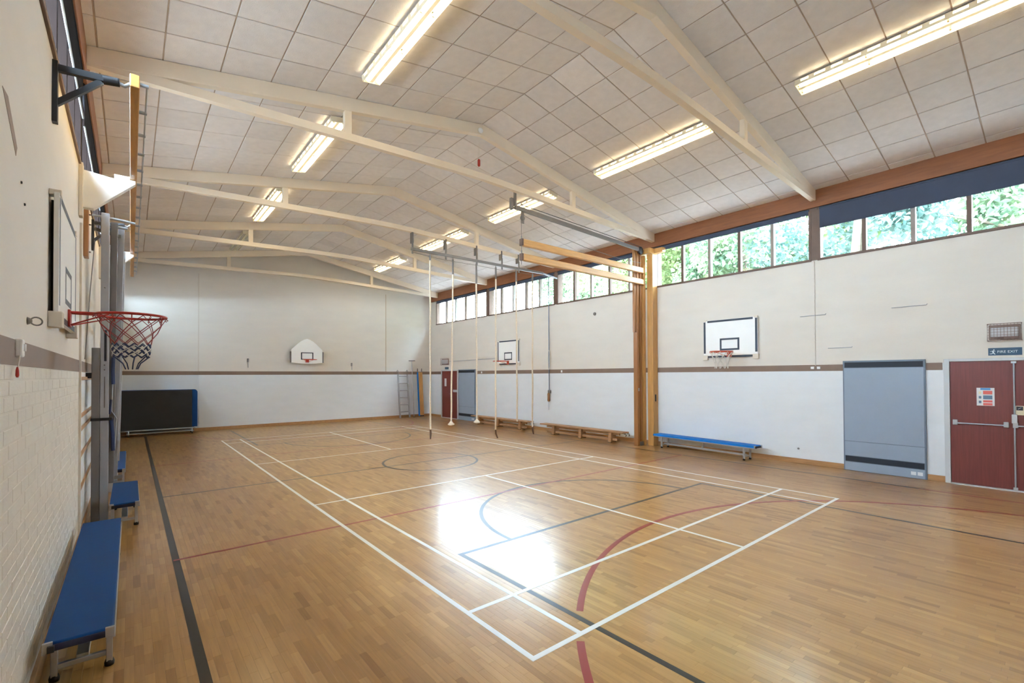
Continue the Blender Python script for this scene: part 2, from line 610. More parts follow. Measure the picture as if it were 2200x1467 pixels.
# right wall: cream above the dado strip, white below
wr = wall_panel('wall_right', 'long painted wall under the clerestory windows with doors and heaters', [
    ('', M_WALL_UP, (XR, XR + TH, YB - TH, YF + TH, STRIP1, SILL)),
    ('lower_wall', M_WALL_LO, (XR, XR + TH, YB - TH, YF + TH, -0.2, STRIP0)),
    ('strip_backing', M_WALL_LO, (XR + 0.004, XR + TH, YB - TH, YF + TH, STRIP0, STRIP1))])
wl = wall_panel('wall_left', 'painted brick wall close beside the camera with a backboard and benches', [
    ('', M_WALL_UP, (XL - TH, XL, YB - TH, YF + TH, STRIP1, SILL)),
    ('lower_wall', M_WALL_LO, (XL - TH, XL, -1.95, YF + TH, -0.2, STRIP0)),
    ('lower_wall', M_WALL_LO, (XL - TH, XL, YB - TH, -6.45, -0.2, STRIP0)),
    ('brick_bed', M_JOINT, (XL - TH, XL - 0.0018, -6.45, -1.95, -0.2, STRIP0)),
    ('strip_backing', M_WALL_LO, (XL - TH, XL - 0.004, YB - TH, YF + TH, STRIP0, STRIP1))])
# bricks of the near stretch of the left wall
BH, BL, JT = 0.075, 0.225, 0.008
cells = []
nrow = int(round((STRIP0 - SK) / BH))
bh = (STRIP0 - SK) / nrow
for r_ in range(nrow):
    y = -6.45 - (BL / 2 if r_ % 2 else 0)
    while y < -1.95:
        y0, y1 = max(y, -6.45), min(y + BL, -1.95)
        if y1 - y0 > 0.03:
            cells.append((y0, y1, SK + r_ * bh, SK + (r_ + 1) * bh))
        y += BL
def brick_data(ly, lz):
    a, b, d, c = ly / 2 - JT / 2, lz / 2 - JT / 2, 0.012, 0.0022
    v = [(-d, -a, -b), (-d, a, -b), (-d, a, b), (-d, -a, b), (-c, -a, -b), (-c, a, -b), (-c, a, b), (-c, -a, b),
         (0, -a + c, -b + c), (0, a - c, -b + c), (0, a - c, b - c), (0, -a + c, b - c)]
    f = [(8, 9, 10, 11), (4, 5, 9, 8), (5, 6, 10, 9), (6, 7, 11, 10), (7, 4, 8, 11), (0, 1, 5, 4), (1, 2, 6, 5), (2, 3, 7, 6), (3, 0, 4, 7)]
    return v, f
v, f = brick_data(BL, bh)
BRICK = bpy.data.meshes.new('brick')
BRICK.from_pydata(v, [], f)
BRICK.materials.append(M_BRICK)
def in_frame(y, z):
    p = Vector((XL, y, z)) - CAM
    d = p.dot(_f)
    if d < 0.2: return None
    u = 1100 + F_PX * p.dot(_r) / d
    v_ = PP_Y - F_PX * p.dot(_u) / d
    return d if (-40 < u and v_ < 1500) else None
cand = sorted((in_frame((c[0] + c[1]) / 2, (c[2] + c[3]) / 2), i) for i, c in enumerate(cells)
              if abs(c[1] - c[0] - BL) < 1e-4 and in_frame((c[0] + c[1]) / 2, (c[2] + c[3]) / 2))
single = set(i for _, i in cand[:300])
rb = random.Random(5)
V, Fc = [], []
for i, (y0, y1, z0, z1) in enumerate(cells):
    dx = rb.uniform(-0.0012, 0.0012)
    if i in single:
        o = bpy.data.objects.new('brick', BRICK)
        COL.objects.link(o)
        o.parent = wl
        o.location = (XL + dx, (y0 + y1) / 2, (z0 + z1) / 2)
    else:
        v, f = brick_data(y1 - y0, z1 - z0)
        k = len(V)
        V += [(a + XL + dx, b + (y0 + y1) / 2, c + (z0 + z1) / 2) for a, b, c in v]
        Fc += [tuple(j + k for j in g) for g in f]
me = bpy.data.meshes.new('bricks')
me.from_pydata(V, [], Fc)
me.materials.append(M_BRICK)
o = bpy.data.objects.new('bricks', me)
COL.objects.link(o)
o.parent = wl
o['kind'] = 'stuff'

# far wall and back wall (gables)
def gable(name, y0, y1, label):
    zl, zr = roof_z(XL - TH), roof_z(XR + TH)
    up = MB().prism([(XL - TH, STRIP1), (XR + TH, STRIP1), (XR + TH, zr + .02), (RX, RZ + .02), (XL - TH, zl + .02)], 'y', y0, y1)
    h = struct(name, up, M_WALL_UP, label)
    obj('lower_wall', MB().box(XL - TH, XR + TH, y0, y1, -0.2, STRIP0), M_WALL_LO, h)
    obj('strip_backing', MB().box(XL - TH, XR + TH, y0 + (0.004 if y0 > 0 else 0), y1 - (0 if y0 > 0 else 0.004), STRIP0, STRIP1), M_WALL_LO, h)
    return h
wf = gable('wall_far', YF, YF + TH, 'gable end wall with the fan shaped backboard')
wb = gable('wall_back', YB - TH, YB, 'gable end wall behind the camera')
# slightly proud middle panel of the far wall between two vertical joints
for z0, z1, mt in ((STRIP1, 5.36, M_WALL_UP), (SK, STRIP0, M_WALL_LO), (STRIP0, STRIP1, M_WALL_LO)):
    obj('middle_panel', MB().box(-3.27, 3.44, YF - 0.028, YF, z0, z1), mt, wf)

# dado strips, skirtings, header beams
def trim(n, b, mt, label, bev=0.0):
    return struct('trim_%d' % n, MB().box(*b), mt, label, bev)
trim(1, (XR - 0.004, XR + 0.01, -7.50, -7.29, STRIP0, STRIP1), M_STRIP, 'brown dado strip between the heater and the fire exit')
trim(2, (XR - 0.004, XR + 0.01, -6.07, 6.36, STRIP0, STRIP1), M_STRIP, 'long brown dado strip on the window wall')
trim(3, (XR - 0.004, XR + 0.01, 9.0, YF, STRIP0, STRIP1), M_STRIP, 'short brown dado strip beside the far door')
trim(4, (XL - 0.01, XL + 0.004, YB, YF, STRIP0, STRIP1), M_STRIP, 'brown dado strip on the brick wall')
trim(5, (XL, -3.27, YF - 0.004, YF + 0.01, STRIP0, STRIP1), M_STRIP, 'brown dado strip behind the mat trolley')
trim(6, (-3.275, 3.445, YF - 0.032, YF + 0.01, STRIP0, STRIP1), M_STRIP, 'brown dado strip under the fan shaped backboard')
trim(10, (3.435, 3.465, YF - .034, YF + .01, STRIP1, 5.36), mat('tan_joint_filler', (196, 178, 158), 0.7), 'tan vertical joint on the end wall beside the leaning ladder')
trim(11, (-3.29, -3.262, YF - .032, YF + .01, STRIP1, 5.36), mat('pale_joint_filler', (216, 207, 197), 0.7), 'pale vertical joint on the end wall above the mats')
trim(7, (3.44, XR, YF - 0.004, YF + 0.01, STRIP0, STRIP1), M_STRIP, 'brown dado strip behind the leaning ladder')
struct('baseboard_left', MB().box(XL - 0.01, XL + 0.022, YB, YF, 0.0, SK), M_BASEB, 'oak skirting along the brick wall', 0.004)
struct('baseboard_far', MB().box(XL + .022, XR - .022, YF - 0.05, YF, 0.0, SK), M_BASEB, 'oak skirting along the end wall', 0.004)
bs = [(-10, -9.12), (-7.52, -7.29), (-6.07, 6.36), (7.58, 7.6), (9.02, 10)]
for i, (a, b) in enumerate(bs):
    struct('baseboard_right_%d' % (i + 1), MB().box(XR - 0.022, XR + 0.01, a, b, 0.0, SK - 0.01), M_BASEB, 'oak skirting along the window wall', 0.004)
trim(8, (XR - 0.035, XR + TH, YB, YF, HEAD, roof_z(XR) + .02), M_HEADER, 'deep brown timber beam above the clerestory windows of the door wall', 0.006)
trim(9, (XL - TH, XL + 0.04, YB, YF, HEAD, roof_z(XL) + .02), M_HEADER, 'deep brown timber beam above the clerestory windows of the brick wall', 0.006)

# ================================================================== WINDOWS
RB = [(-9.33, -5.66), (-5.55, -1.92), (-1.80, 1.76), (1.86, 5.49), (5.60, 9.48)]
def window(n, side, y0, y1, drop, louvred, label):
    """clerestory bay: frame, mullions, panes or louvre blades"""
    h = hull('window_%d' % n, label, (XR if side > 0 else XL, (y0 + y1) / 2, SILL))
    X = (lambda d: XR + d) if side > 0 else (lambda d: XL - d)
    MF, MM = (M_FRAME, M_MULL) if side > 0 else (M_FRAMED, M_FRAMED)
    def bx(a, b, *r):
        p, q_ = X(a), X(b)
        return MB().box(min(p, q_), max(p, q_), *r)
    obj('window_sill', bx(-0.02, 0.16, y0, y1, SILL - 0.015, SILL + 0.03), M_FRAME, h, bev=0.004)
    obj('window_head', bx(0.02, 0.14, y0, y1, HEAD - 0.05, HEAD), MF, h)
    obj('jamb', bx(0.0, 0.16, y0, y0 + 0.05, SILL + 0.03, HEAD - 0.05), MF, h)
    obj('jamb', bx(0.0, 0.16, y1 - 0.05, y1, SILL + 0.03, HEAD - 0.05), MF, h)
    np_ = 5
    pw = (y1 - y0 - 0.1) / np_
    for i in range(1, np_):
        yc = y0 + 0.05 + i * pw
        obj('mullion', bx(0.02 if side > 0 else 0.0, 0.12 if side > 0 else 0.17, yc - 0.032, yc + 0.032, SILL + 0.03, HEAD - 0.05), MM if i % 2 else MF, h)
    for i in range(np_):
        a, b = y0 + 0.05 + i * pw + 0.028, y0 + 0.05 + (i + 1) * pw - 0.028
        if louvred and i % 2 == 0:
            k = 8
            hh = (HEAD - SILL - 0.08) / k
            for j in range(k):
                zc = SILL + 0.03 + (j + .5) * hh
                mb = MB().obox((X(0.08), (a + b) / 2, zc), (0, (b - a) / 2, 0), Vector((0.012 * side, 0, -hh * 0.52)), Vector((0.0025, 0, 0.0003)))
                obj('louvre', mb, M_GLASS, h)
        else:
            obj('pane', bx(0.076, 0.082, a, b, SILL + 0.03, HEAD - 0.05), M_GLASS, h)
    return h
names = ['nearest the camera', 'above the blue bench', 'behind the timber booms', 'behind the climbing ropes', 'in the corner by the end wall']
for i, (a, b) in enumerate(RB):
    window(i + 1, 1, a, b, 0, True, 'clerestory window bay of the door wall ' + names[i])
LB = RB
for i, (a, b) in enumerate(LB):
    window(i + 6, -1, a, b, 0, False, 'clerestory window bay of the brick wall, number %d from the camera end' % (i + 1))
# wall pieces between the bays
def piers(side, bays, par):
    ed = [YB - TH] + [q_ for b in bays for q_ in b] + [YF + TH]
    for i in range(0, len(ed), 2):
        a, b = ed[i], ed[i + 1]
        x0, x1 = (XR + 0.005, XR + TH) if side > 0 else (XL - TH, XL - 0.005)
        obj('window_pier', MB().box(x0, x1, a, b, SILL, HEAD), M_FRAME if 0 < i < 10 else M_WALL_UP, par)
piers(1, RB, wr)
piers(-1, LB, wl)

# ================================================================== CEILING
def slope_pt(x, y, dn=0.0, sg=1):
    n = Vector((SL * sg, 0, 1)).normalized()
    p = Vector((x, y, RZ - SL * sg * (x - RX)))
    return p - n * dn
def make_ceiling(sg):
    xe = XR + 0.5 if sg > 0 else XL - 0.5
    def p(x, y, dz): return (x, y, RZ - SL * sg * (x - RX) + dz)
    x0, x1 = RX, xe
    v = [p(x0, YB - .5, 0.010), p(x1, YB - .5, 0.010), p(x1, YF + .5, 0.010), p(x0, YF + .5, 0.010),
         p(x0, YB - .5, 0.25), p(x1, YB - .5, 0.25), p(x1, YF + .5, 0.25), p(x0, YF + .5, 0.25)]
    base = MB().add(v, [(0, 3, 2, 1), (4, 5, 6, 7), (0, 1, 5, 4), (1, 2, 6, 5), (2, 3, 7, 6), (3, 0, 4, 7)])
    ce = struct('ceiling', base, M_GAP, 'pitched ceiling of square fibre tiles on the %s side of the ridge' % ('door wall' if sg > 0 else 'brick wall'))
    n = Vector((SL * sg, 0, 1)).normalized()
    t = Vector((1, 0, -SL * sg)).normalized() * sg
    yv = Vector((0, 1, 0))
    px = 0.6
    wid_end = abs((XR if sg > 0 else XL) - RX) - 9 * px
    cache = {}
    def tile(wx, wy):
        key = (round(wx, 4), round(wy, 4))
        if key not in cache:
            a, b, c, d = wx / 2 - .008, wy / 2 - .008, 0.004, 0.022
            pts = [(-a, -b, d), (a, -b, d), (a, b, d), (-a, b, d), (-a, -b, c), (a, -b, c), (a, b, c), (-a, b, c),
                   (-a + c, -b + c, 0), (a - c, -b + c, 0), (a - c, b - c, 0), (-a + c, b - c, 0)]
            fs = [(8, 11, 10, 9), (4, 8, 9, 5), (5, 9, 10, 6), (6, 10, 11, 7), (7, 11, 8, 4), (0, 4, 5, 1), (1, 5, 6, 2), (2, 6, 7, 3), (3, 7, 4, 0)]
            me = bpy.data.meshes.new('ceiling_tile')
            me.from_pydata(pts, [], fs)
            me.materials.append(M_TILE)
            bm = bmesh.new(); bm.from_mesh(me); bmesh.ops.recalc_face_normals(bm, faces=bm.faces); bm.to_mesh(me); bm.free()
            cache[key] = (me, pts, fs)
        return cache[key]
    rt = random.Random(11 + sg)
    loose = MB()
    for bi in range(-1, 6):
        ya, yb = (YB, TRY[0]) if bi < 0 else ((TRY[5], YF) if bi == 5 else (TRY[bi], TRY[bi + 1]))
        nr = 6 if 0 <= bi < 5 else 1
        py = (yb - ya) / nr
        for r_ in range(nr):
            for c in range(10):
                w_ = px if c < 9 else wid_end
                xc = RX + sg * (c * px + w_ / 2)
                yc = ya + (r_ + .5) * py
                wx = w_ / abs(t.x)
                me, pts, fs = tile(wx, py)
                cen = slope_pt(xc, yc, 0, sg)
                jit = rt.uniform(-0.0015, 0.0015)
                cen = cen + n * jit
                M = Matrix((t * sg, yv, n)).transposed().to_4x4()
                M.translation = cen
                if nr == 6:
                    o = bpy.data.objects.new('ceiling_tile', me)
                    COL.objects.link(o)
                    o.parent = ce
                    o.matrix_local = M
                else:
                    loose.add([M @ Vector(p_) for p_ in pts], fs)
    lo = obj('ceiling_tiles', loose, M_TILE, ce)
    lo['kind'] = 'stuff'
    return ce
make_ceiling(1)
make_ceiling(-1)

# ================================================================== ROOF TRUSSES
tnames = ['behind the camera', 'closest in view, over the fire exit end', 'carrying the timber booms',
          'carrying the climbing rope track', 'second from the end wall', 'against the end wall']
def truss(i, y):
    root = thing('roof_truss', (0.07, y, 5.3), 'cream steel roof truss ' + tnames[i], 'roof truss', 'cream roof trusses')
    D = 0.205
    xl, xr = XL + 0.04, XR - 0.035
    for sg, xe in ((-1, xl), (1, xr)):
        zt0, zt1 = RZ - 0.004, roof_z(xe) - 0.004
        k = 0.004
        poly = [(RX, zt0), (xe, zt1), (xe, zt1 - D), (RX, zt0 - D)]
        obj('upper_chord', MB().prism(poly, 'y', y - 0.05, y + 0.05), M_TRUSS, root, bev=0.006)
        # flange under the chord
        poly = [(RX, zt0 - D), (xe, zt1 - D), (xe, zt1 - D - .012), (RX, zt0 - D - .012)]
    # bowed lower chord
    def zb(x):
        a = abs(x - RX)
        return 5.53 - 0.035 * math.sqrt(a * a + 0.25) + 0.0175
    xs = [xl + (xr - xl) * k / 28 for k in range(29)]
    lower = [(x_, zb(x_)) for x_ in xs] + [(x_, zb(x_) + 0.112) for x_ in reversed(xs)]
    obj('lower_chord', MB().prism(lower, 'y', y - 0.045, y + 0.045), M_TRUSS, root)
    for px in (-2.5, 2.53):
        zt = roof_z(px) - 0.004 - D
        obj('post', MB().box(px - 0.055, px + 0.055, y - 0.04, y + 0.04, zb(px) + 0.1, zt + 0.02), M_TRUSS, root, bev=0.005)
    for sg, xe in ((-1, xl), (1, xr)):
        z1 = roof_z(xe) - D
        obj('end_gusset', MB().prism([(xe, zb(xe) + .02), (xe, z1 + .05), (xe - sg * 0.75, roof_z(xe - sg * .75) - D + .01), (xe - sg * 0.75, zb(xe) + .09)], 'y', y - 0.012, y + 0.012), M_TRUSS, root)
    return root
for i, y in enumerate(TRY):
    truss(i, y)

# ================================================================== FLUORESCENT FITTINGS
def fitting(x, y0, y1, lit, label):
    sg = 1 if x > RX else -1
    n = Vector((SL * sg, 0, 1)).normalized()
    t = Vector((1, 0, -SL * sg)).normalized()
    c0 = slope_pt(x, (y0 + y1) / 2, 0.0, sg)
    root = thing('fluorescent_light', c0 - n * 0.12, label, 'ceiling light', 'fluorescent lights in two rows')
    L_ = (y1 - y0) / 2
    yv = Vector((0, 1, 0))
    def at(a, d): return c0 + t * a - n * d
    # spine carrying the lampholders
    obj('spine', MB().obox(at(0, 0.06), t * 0.026, yv * L_, n * 0.033), M_LAMPWH, root, bev=0.004)
    # open white trough: top plate, slotted side panels
    obj('reflector', MB().obox(at(0, 0.027), t * 0.125, yv * L_, n * 0.0015), M_LAMPWH, root)
    for s_ in (-1, 1):
        sp = MB()
        def strip(d0, d1, ya, yb):
            sp.obox(at(s_ * 0.125, (d0 + d1) / 2) + yv * (ya + yb) / 2, t * 0.0015, yv * (yb - ya) / 2, n * (d1 - d0) / 2)
        strip(0.026, 0.036, -L_, L_)
        strip(0.072, 0.110, -L_, L_)
        k = 12
        step = 2 * L_ / k
        for j in range(k + 1):
            hw = 0.035
            yc = min(max(-L_ + j * step, -L_ + hw), L_ - hw)
            strip(0.036, 0.072, yc - hw, yc + hw)
        obj('slotted_side', sp, M_LAMPWH, root)
    for s_ in (-1, 1):
        for k in range(3):
            ya, yb = -L_ + 0.03 + k * (2 * L_ - 0.06) / 3, -L_ + 0.03 + (k + 1) * (2 * L_ - 0.06) / 3
            p = at(s_ * 0.078, 0.092)
            tb = obj('tube', MB().tube([p + yv * (ya + .012), p + yv * (yb - .012)], 0.019, 6, caps=False), M_TUBE if lit else M_TUBEOFF, root)
            for ye in (ya, yb):
                obj('lampholder', MB().obox(p + yv * ye + n * 0.012, t * 0.014, yv * 0.011, n * 0.026), M_CREAM, tb)
    for s_ in (-1, 1):
        obj('end_plate', MB().obox(at(0, 0.06) + yv * s_ * (L_ + 0.004), t * 0.127, yv * 0.004, n * 0.044), M_LAMPWH, root)
    for yo in (-L_ * .7, L_ * .7):
        obj('hanger', MB().tube([at(0, 0.012) + yv * yo, at(0, -0.004) + yv * yo], 0.012, 6), M_STEEL, root)
    return root
bays_l = [(-8.86, -6.4), (-5.05, -2.6), (-1.27, 1.12), (2.4, 5.0), (6.4, 8.75)]
where = ['over the fire exit', 'over the heater end', 'beside the boom track', 'behind the rope track', 'closest to the end wall']
where_l = ['closest to the camera', 'second from the camera', 'third from the camera']
for (a, b), wname in zip(bays_l, where):
    fitting(2.53, a, b, True, 'lit twin tube ceiling light in the row nearer the windows, ' + wname)
for (a, b), wname in zip(bays_l[1:4], where_l):
    fitting(-2.44, a, b, True, 'lit twin tube ceiling light in the row nearer the brick wall, ' + wname)
fitting(-2.44, 6.4, 8.75, False, 'dark unlit twin tube ceiling light nearest the end wall')

# ================================================================== BACKBOARDS
def net(root, c, r0, z0, coarse, cu=None):
    """knotted net under the rim at centre c"""
    def strands(mb, rows, n, rad, th):
        for k in range(n):
            for dr in (-1, 1):
                pts = []
                for i, (r, z) in enumerate(rows):
                    a = 2 * PI * (k + 0.5 * dr * i) / n
                    pts.append((c[0] + r * math.cos(a), c[1] + r * math.sin(a), z))
                mb.tube(pts, th, 4, caps=False)
    if coarse == 'left':
        mb = MB()
        strands(mb, [(r0, z0 - .01), (r0 * .9, z0 - .07), (r0 * .74, z0 - .14), (r0 * .62, z0 - .19), (r0 * .56, z0 - .235)], 10, 0, .0035)
        obj('net_top', mb, M_CORD_RED, root)
        mb = MB()
        strands(mb, [(.128, z0 - .235), (.13, z0 - .265), (.128, z0 - .295), (.125, z0 - .325), (.118, z0 - .35)], 13, 0, .0045)
        obj('net_bottom', mb, M_CORD_BLUE, root)
        mb = MB()
        strands(mb, [(.132, z0 - .25), (.133, z0 - .28), (.131, z0 - .31), (.126, z0 - .34)], 9, 0, .0035)
        obj('net_band', mb, M_CORD_WHITE, root)
        mb = MB()
        for k in range(9):
            a = 2 * PI * k / 9
            mb.tube([(c[0] + .118 * math.cos(a), c[1] + .118 * math.sin(a), z0 - .345), (c[0] + .06 * math.cos(a), c[1] + .06 * math.sin(a), z0 - .40),
                     (c[0] + .04 * math.cos(a), c[1] + .04 * math.sin(a), z0 - .45)], .005, 4)
        obj('net_tail', mb, M_CORD_BLUE, root)
    elif coarse == 'long':
        mb = MB()
        strands(mb, [(r0, z0 - .01), (r0 * .86, z0 - .1), (r0 * .7, z0 - .19), (r0 * .62, z0 - .28), (r0 * .6, z0 - .38)], 9, 0, .005)
        obj('net', mb, M_CORD_WHITE, root)

def square_board(side, yc, xface, label, netkind, rim_m):
    """rectangular board on a side wall; side=+1 right wall (faces -x), -1 left wall (faces +x)"""
    d = -side
    root = thing('basketball_backboard', (xface, yc, 2.23), label, 'basketball hoop', 'rectangular wall backboards')
    hw, z0, z1 = 0.625, 2.235, 3.125
    def bx(a, b, *r):
        p, q_ = xface + d * a, xface + d * b
        return MB().box(min(p, q_), max(p, q_), *r)
    bo = obj('board', bx(-0.03, 0.0, yc - hw, yc + hw, z0, z1), M_WHITE, root, bev=0.004)
    for z, nm in ((z0, 0), (z1 - 0.055, 1)):
        obj('border_line', bx(0.0, 0.0012, yc - hw + .1, yc + hw - .1, z + .005, z + 0.05), M_NAVY, bo)
    for s_ in (-1, 1):
        ya = yc + s_ * (hw - 0.03)
        obj('border_line', bx(0.0, 0.0012, ya - 0.024, ya + 0.024, z0 + .11, z1 - .03), M_NAVY, bo)
    # target square
    for a in ((yc - .225, yc + .225, 2.405, 2.445), (yc - .225, yc + .225, 2.645, 2.685), (yc - .225, yc - .185, 2.445, 2.645), (yc + .185, yc + .225, 2.445, 2.645)):
        obj('target_line', bx(0.0, 0.0014, *a), M_NAVY, bo)
    wall = abs((XR if side > 0 else XL) - xface)
    for s_ in (-1, 1):
        obj('mounting_batten', bx(-wall - .001, -0.03, yc + s_ * .45 - .03, yc + s_ * .45 + .03, z0 + .06, z1 - .02), M_BLACK, root)
        obj('corner_block', bx(-wall - .001, 0.018, yc + s_ * .58 - .06, yc + s_ * .58 + .06, z0 - 0.045, z0 + .065), M_BLOCK, root, bev=0.006)
        obj('corner_clip', bx(-wall - .001, 0.008, yc + s_ * .585 - .035, yc + s_ * .585 + .035, z1 - .02, z1 + .02), M_BLOCK, root, bev=0.004)
    zr = 2.36
    rc = (xface + d * 0.39, yc, zr)
    R0 = 0.235
    ring = [(rc[0] + R0 * math.cos(a), rc[1] + R0 * math.sin(a), zr) for a in [2 * PI * k / 40 for k in range(40)]]
    rim = obj('rim', MB().tube(ring, 0.0105, 8, closed=True), rim_m, root)
    hk = MB()
    for k in range(12):
        a = 2 * PI * k / 12
        cx, cy = rc[0] + R0 * math.cos(a), rc[1] + R0 * math.sin(a)
        hk = MB().tube([(cx, cy, zr - .008), (cx + .012 * math.cos(a), cy + .012 * math.sin(a), zr - .022), (cx, cy, zr - .034), (cx - .01 * math.cos(a), cy - .01 * math.sin(a), zr - .02)], .004, 4)
        obj('net_hook', hk, rim_m, rim)
    obj('rim_plate', bx(0.0, 0.016, yc - .055, yc + .055, zr - .115, zr + .02), rim_m, root, bev=0.003)
    for s_ in (-1, 1):
        obj('rim_arm', MB().tube([(xface + d * .012, yc + s_ * .035, zr), (xface + d * .2, yc + s_ * .07, zr)], .010, 6), rim_m, root)
        obj('rim_stay', MB().tube([(xface + d * .014, yc + s_ * .03, zr - .1), (xface + d * .25, yc + s_ * .19, zr - .012)], .006, 6), rim_m, root)
    if netkind: net(root, rc, R0, zr, netkind)
    return root
square_board(-1, -3.86, XL + 0.055, 'white backboard with red hoop and coloured net on the brick wall', 'left', M_RED)
square_board(1, -3.88, XR - 0.05, 'white backboard with orange hoop and white net above the blue bench on the door wall', 'long', M_ORANGE)
square_board(1, 4.235, XR - 0.05, 'white backboard with orange rim and no net behind the climbing ropes', None, M_ORANGE)

# fan shaped board on the far wall
root = thing('basketball_backboard', (0.15, 9.72, 2.31), 'white fan shaped backboard with dark side pads on the end wall', 'basketball hoop')
poly = [(-0.56, 2.36)]
for k in range(7):
    a = -0.50 + k / 6.0
    poly.append((a, 2.315 + 0.045 * (a / .5) ** 2))
poly += [(0.56, 2.36), (0.56, 2.86)]
for k in range(9):
    a = 0.44 - 0.11 * k
    poly.append((a, 3.27 - 0.30 * (abs(a) / .44) ** 1.6))
poly += [(-0.56, 2.86)]
poly = [(p[0] + 0.15, p[1]) for p in poly]
bo = obj('board', MB().prism(poly, 'y', 9.70, 9.73), M_WHITE, root)
for s_ in (-1, 1):
    xc = 0.15 + s_ * 0.585
    obj('side_pad', MB().box(xc - .025, xc + .025, 9.70, 9.75, 2.36, 2.78), M_STEELD, root, bev=0.006)
for b in ((-.075, .375, 2.475, 2.505), (-.075, .375, 2.72, 2.75), (-.075, -.035, 2.505, 2.72), (.335, .375, 2.505, 2.72)):
    obj('target_line', MB().box(b[0], b[1], 9.698, 9.7, b[2], b[3]), M_NAVY, bo)
for s_ in (-1, 1):
    obj('wall_bracket', MB().box(.15 + s_ * .3 - .03, .15 + s_ * .3 + .03, 9.73, YF - .03, 2.4, 2.9), M_STEELD, root)
obj('rim_plate', MB().box(.09, .21, 9.67, 9.7, 2.37, 2.49), M_RED, root, bev=.004)
ring = [(0.15 + .235 * math.cos(a), 9.33 + .235 * math.sin(a), 2.47) for a in [2 * PI * k / 32 for k in range(32)]]
obj('rim', MB().tube(ring, 0.011, 6, closed=True), M_ORANGE, root)
for s_ in (-1, 1):
    obj('rim_stay', MB().tube([(0.15 + s_ * .03, 9.69, 2.39), (0.15 + s_ * .16, 9.5, 2.46)], .006, 6), M_ORANGE, root)

# ================================================================== BENCHES
def blue_bench(cx, y0, y1, wid, label, vinyl, rot=0.0, h=0.335):
    yc = (y0 + y1) / 2
    root = thing('gym_bench', (cx, yc, 0), label, 'bench', 'blue topped gym benches')
    L_, hw = (y1 - y0) / 2, wid / 2
    def bx(a, b, c, d, e, f): return MB().box(cx + a, cx + b, yc + c, yc + d, e, f)
    obj('seat_pad', bx(-hw + .003, hw - .003, -L_, L_, h - .05, h), vinyl, root, bev=0.008)
    obj('seat_edging', bx(-hw + .03, hw - .03, -L_ - .006, L_ + .006, h - .052, h - .014), M_NAVYV, root, bev=0.003)
    for s_ in (-1, 1):
        obj('side_rail', bx(s_ * (hw - .004) - .008, s_ * (hw - .004) + .008, -L_, L_, h - .066, h - .046), M_ALU, root, bev=0.003)
        obj('corner_clip', bx(s_ * (hw - .02) - .022, s_ * (hw - .02) + .022, -L_ - .008, -L_ + .012, h - .055, h + .003), M_ALU, root, bev=0.003)
    lo = min(0.24, L_ * .3)
    for e_ in (-1, 1):
        ye = e_ * (L_ - lo)
        for s_ in (-1, 1):
            xl_ = s_ * (hw - .028)
            lg = obj('leg', MB().box(cx + xl_ - .016, cx + xl_ + .016, yc + ye - .02, yc + ye + .02, 0.03, h - .03), M_ALU, root, bev=0.003)
            obj('rubber_foot', MB().lathe((cx + xl_, yc + ye, 0), [(.024, 0), (.026, .02), (.02, .04)], 10), M_RUBBER, lg)
        obj('cross_bar', bx(-hw + .03, hw - .03, ye - .014, ye + .014, .07, .10), M_ALU, root, bev=0.003)
    obj('centre_beam', bx(-.03, .03, -L_ + lo, L_ - lo, .085, .12), M_ALU, root, bev=0.003)
    obj('centre_post', bx(-.018, .018, -.02, .02, .11, h - .04), M_ALU, root)
    for e_ in (-1, 1):
        obj('hook', bx(-hw + .02, -hw + .05, e_ * (L_ + .012) - .012, e_ * (L_ + .012) + .012, h - .05, h - .015), M_BLACK, root)
    root.rotation_euler = (0, 0, rot)
    return root
blue_bench(-5.285, -5.22, -2.40, 0.31, 'long dark blue topped bench along the brick wall, closest to the camera', M_BLUE)
blue_bench(-5.11, -1.68, -0.22, 0.28, 'short blue topped bench in front of the grey climbing frame', M_BLUE)
blue_bench(-5.26, 1.03, 3.4, 0.28, 'blue topped bench furthest along the brick wall, half hidden by the climbing frame', M_BLUE)
blue_bench(5.32, -4.66, -2.06, 0.30, 'bright blue topped bench against the white wall under a backboard', M_BLUE2, rot=-math.radians(5))

def wood_bench(cx, y0, y1, label, legs):
    yc = (y0 + y1) / 2
    root = thing('gym_bench', (cx, yc, 0), label, 'bench', 'wooden gym benches')
    obj('seat', MB().box(cx - .14, cx + .14, y0, y1, .275, .31), M_WOODB, root, bev=0.006)
    obj('balance_rail', MB().box(cx - .05, cx + .05, y0 + .25, y1 - .25, .05, .11), M_WOODB, root, bev=0.005)
    obj('apron', MB().box(cx - .02, cx + .02, y0 + .2, y1 - .2, .20, .275), M_WOODB, root)
    for y in legs:
        lg = obj('leg', MB().prism([(cx - .125, 0.012), (cx + .125, 0.012), (cx + .10, .275), (cx - .10, .275)], 'y', y - .05, y + .05), M_WOODB, root, bev=0.004)
        for s_ in (-1, 1):
            obj('rubber_foot', MB().box(cx + s_ * .1 - .025, cx + s_ * .1 + .025, y - .05, y + .05, 0, .012), M_RUBBER, lg)
    for s_ in (-1, 1):
        xh = cx + s_ * .07
        obj('hook', MB().tube([(xh, y0 + .01, .26), (xh, y0 - .05, .27), (xh, y0 - .065, .235), (xh, y0 - .045, .205)], .010, 6), M_BLACK, root)
    return root
wood_bench(5.18, -1.28, 1.95, 'brown wooden balance bench beside the timber post', [-0.82, 0.28, 1.38])
wood_bench(5.25, 2.62, 5.95, 'brown wooden balance bench further off behind the hanging ropes', [3.08, 4.3, 5.5])

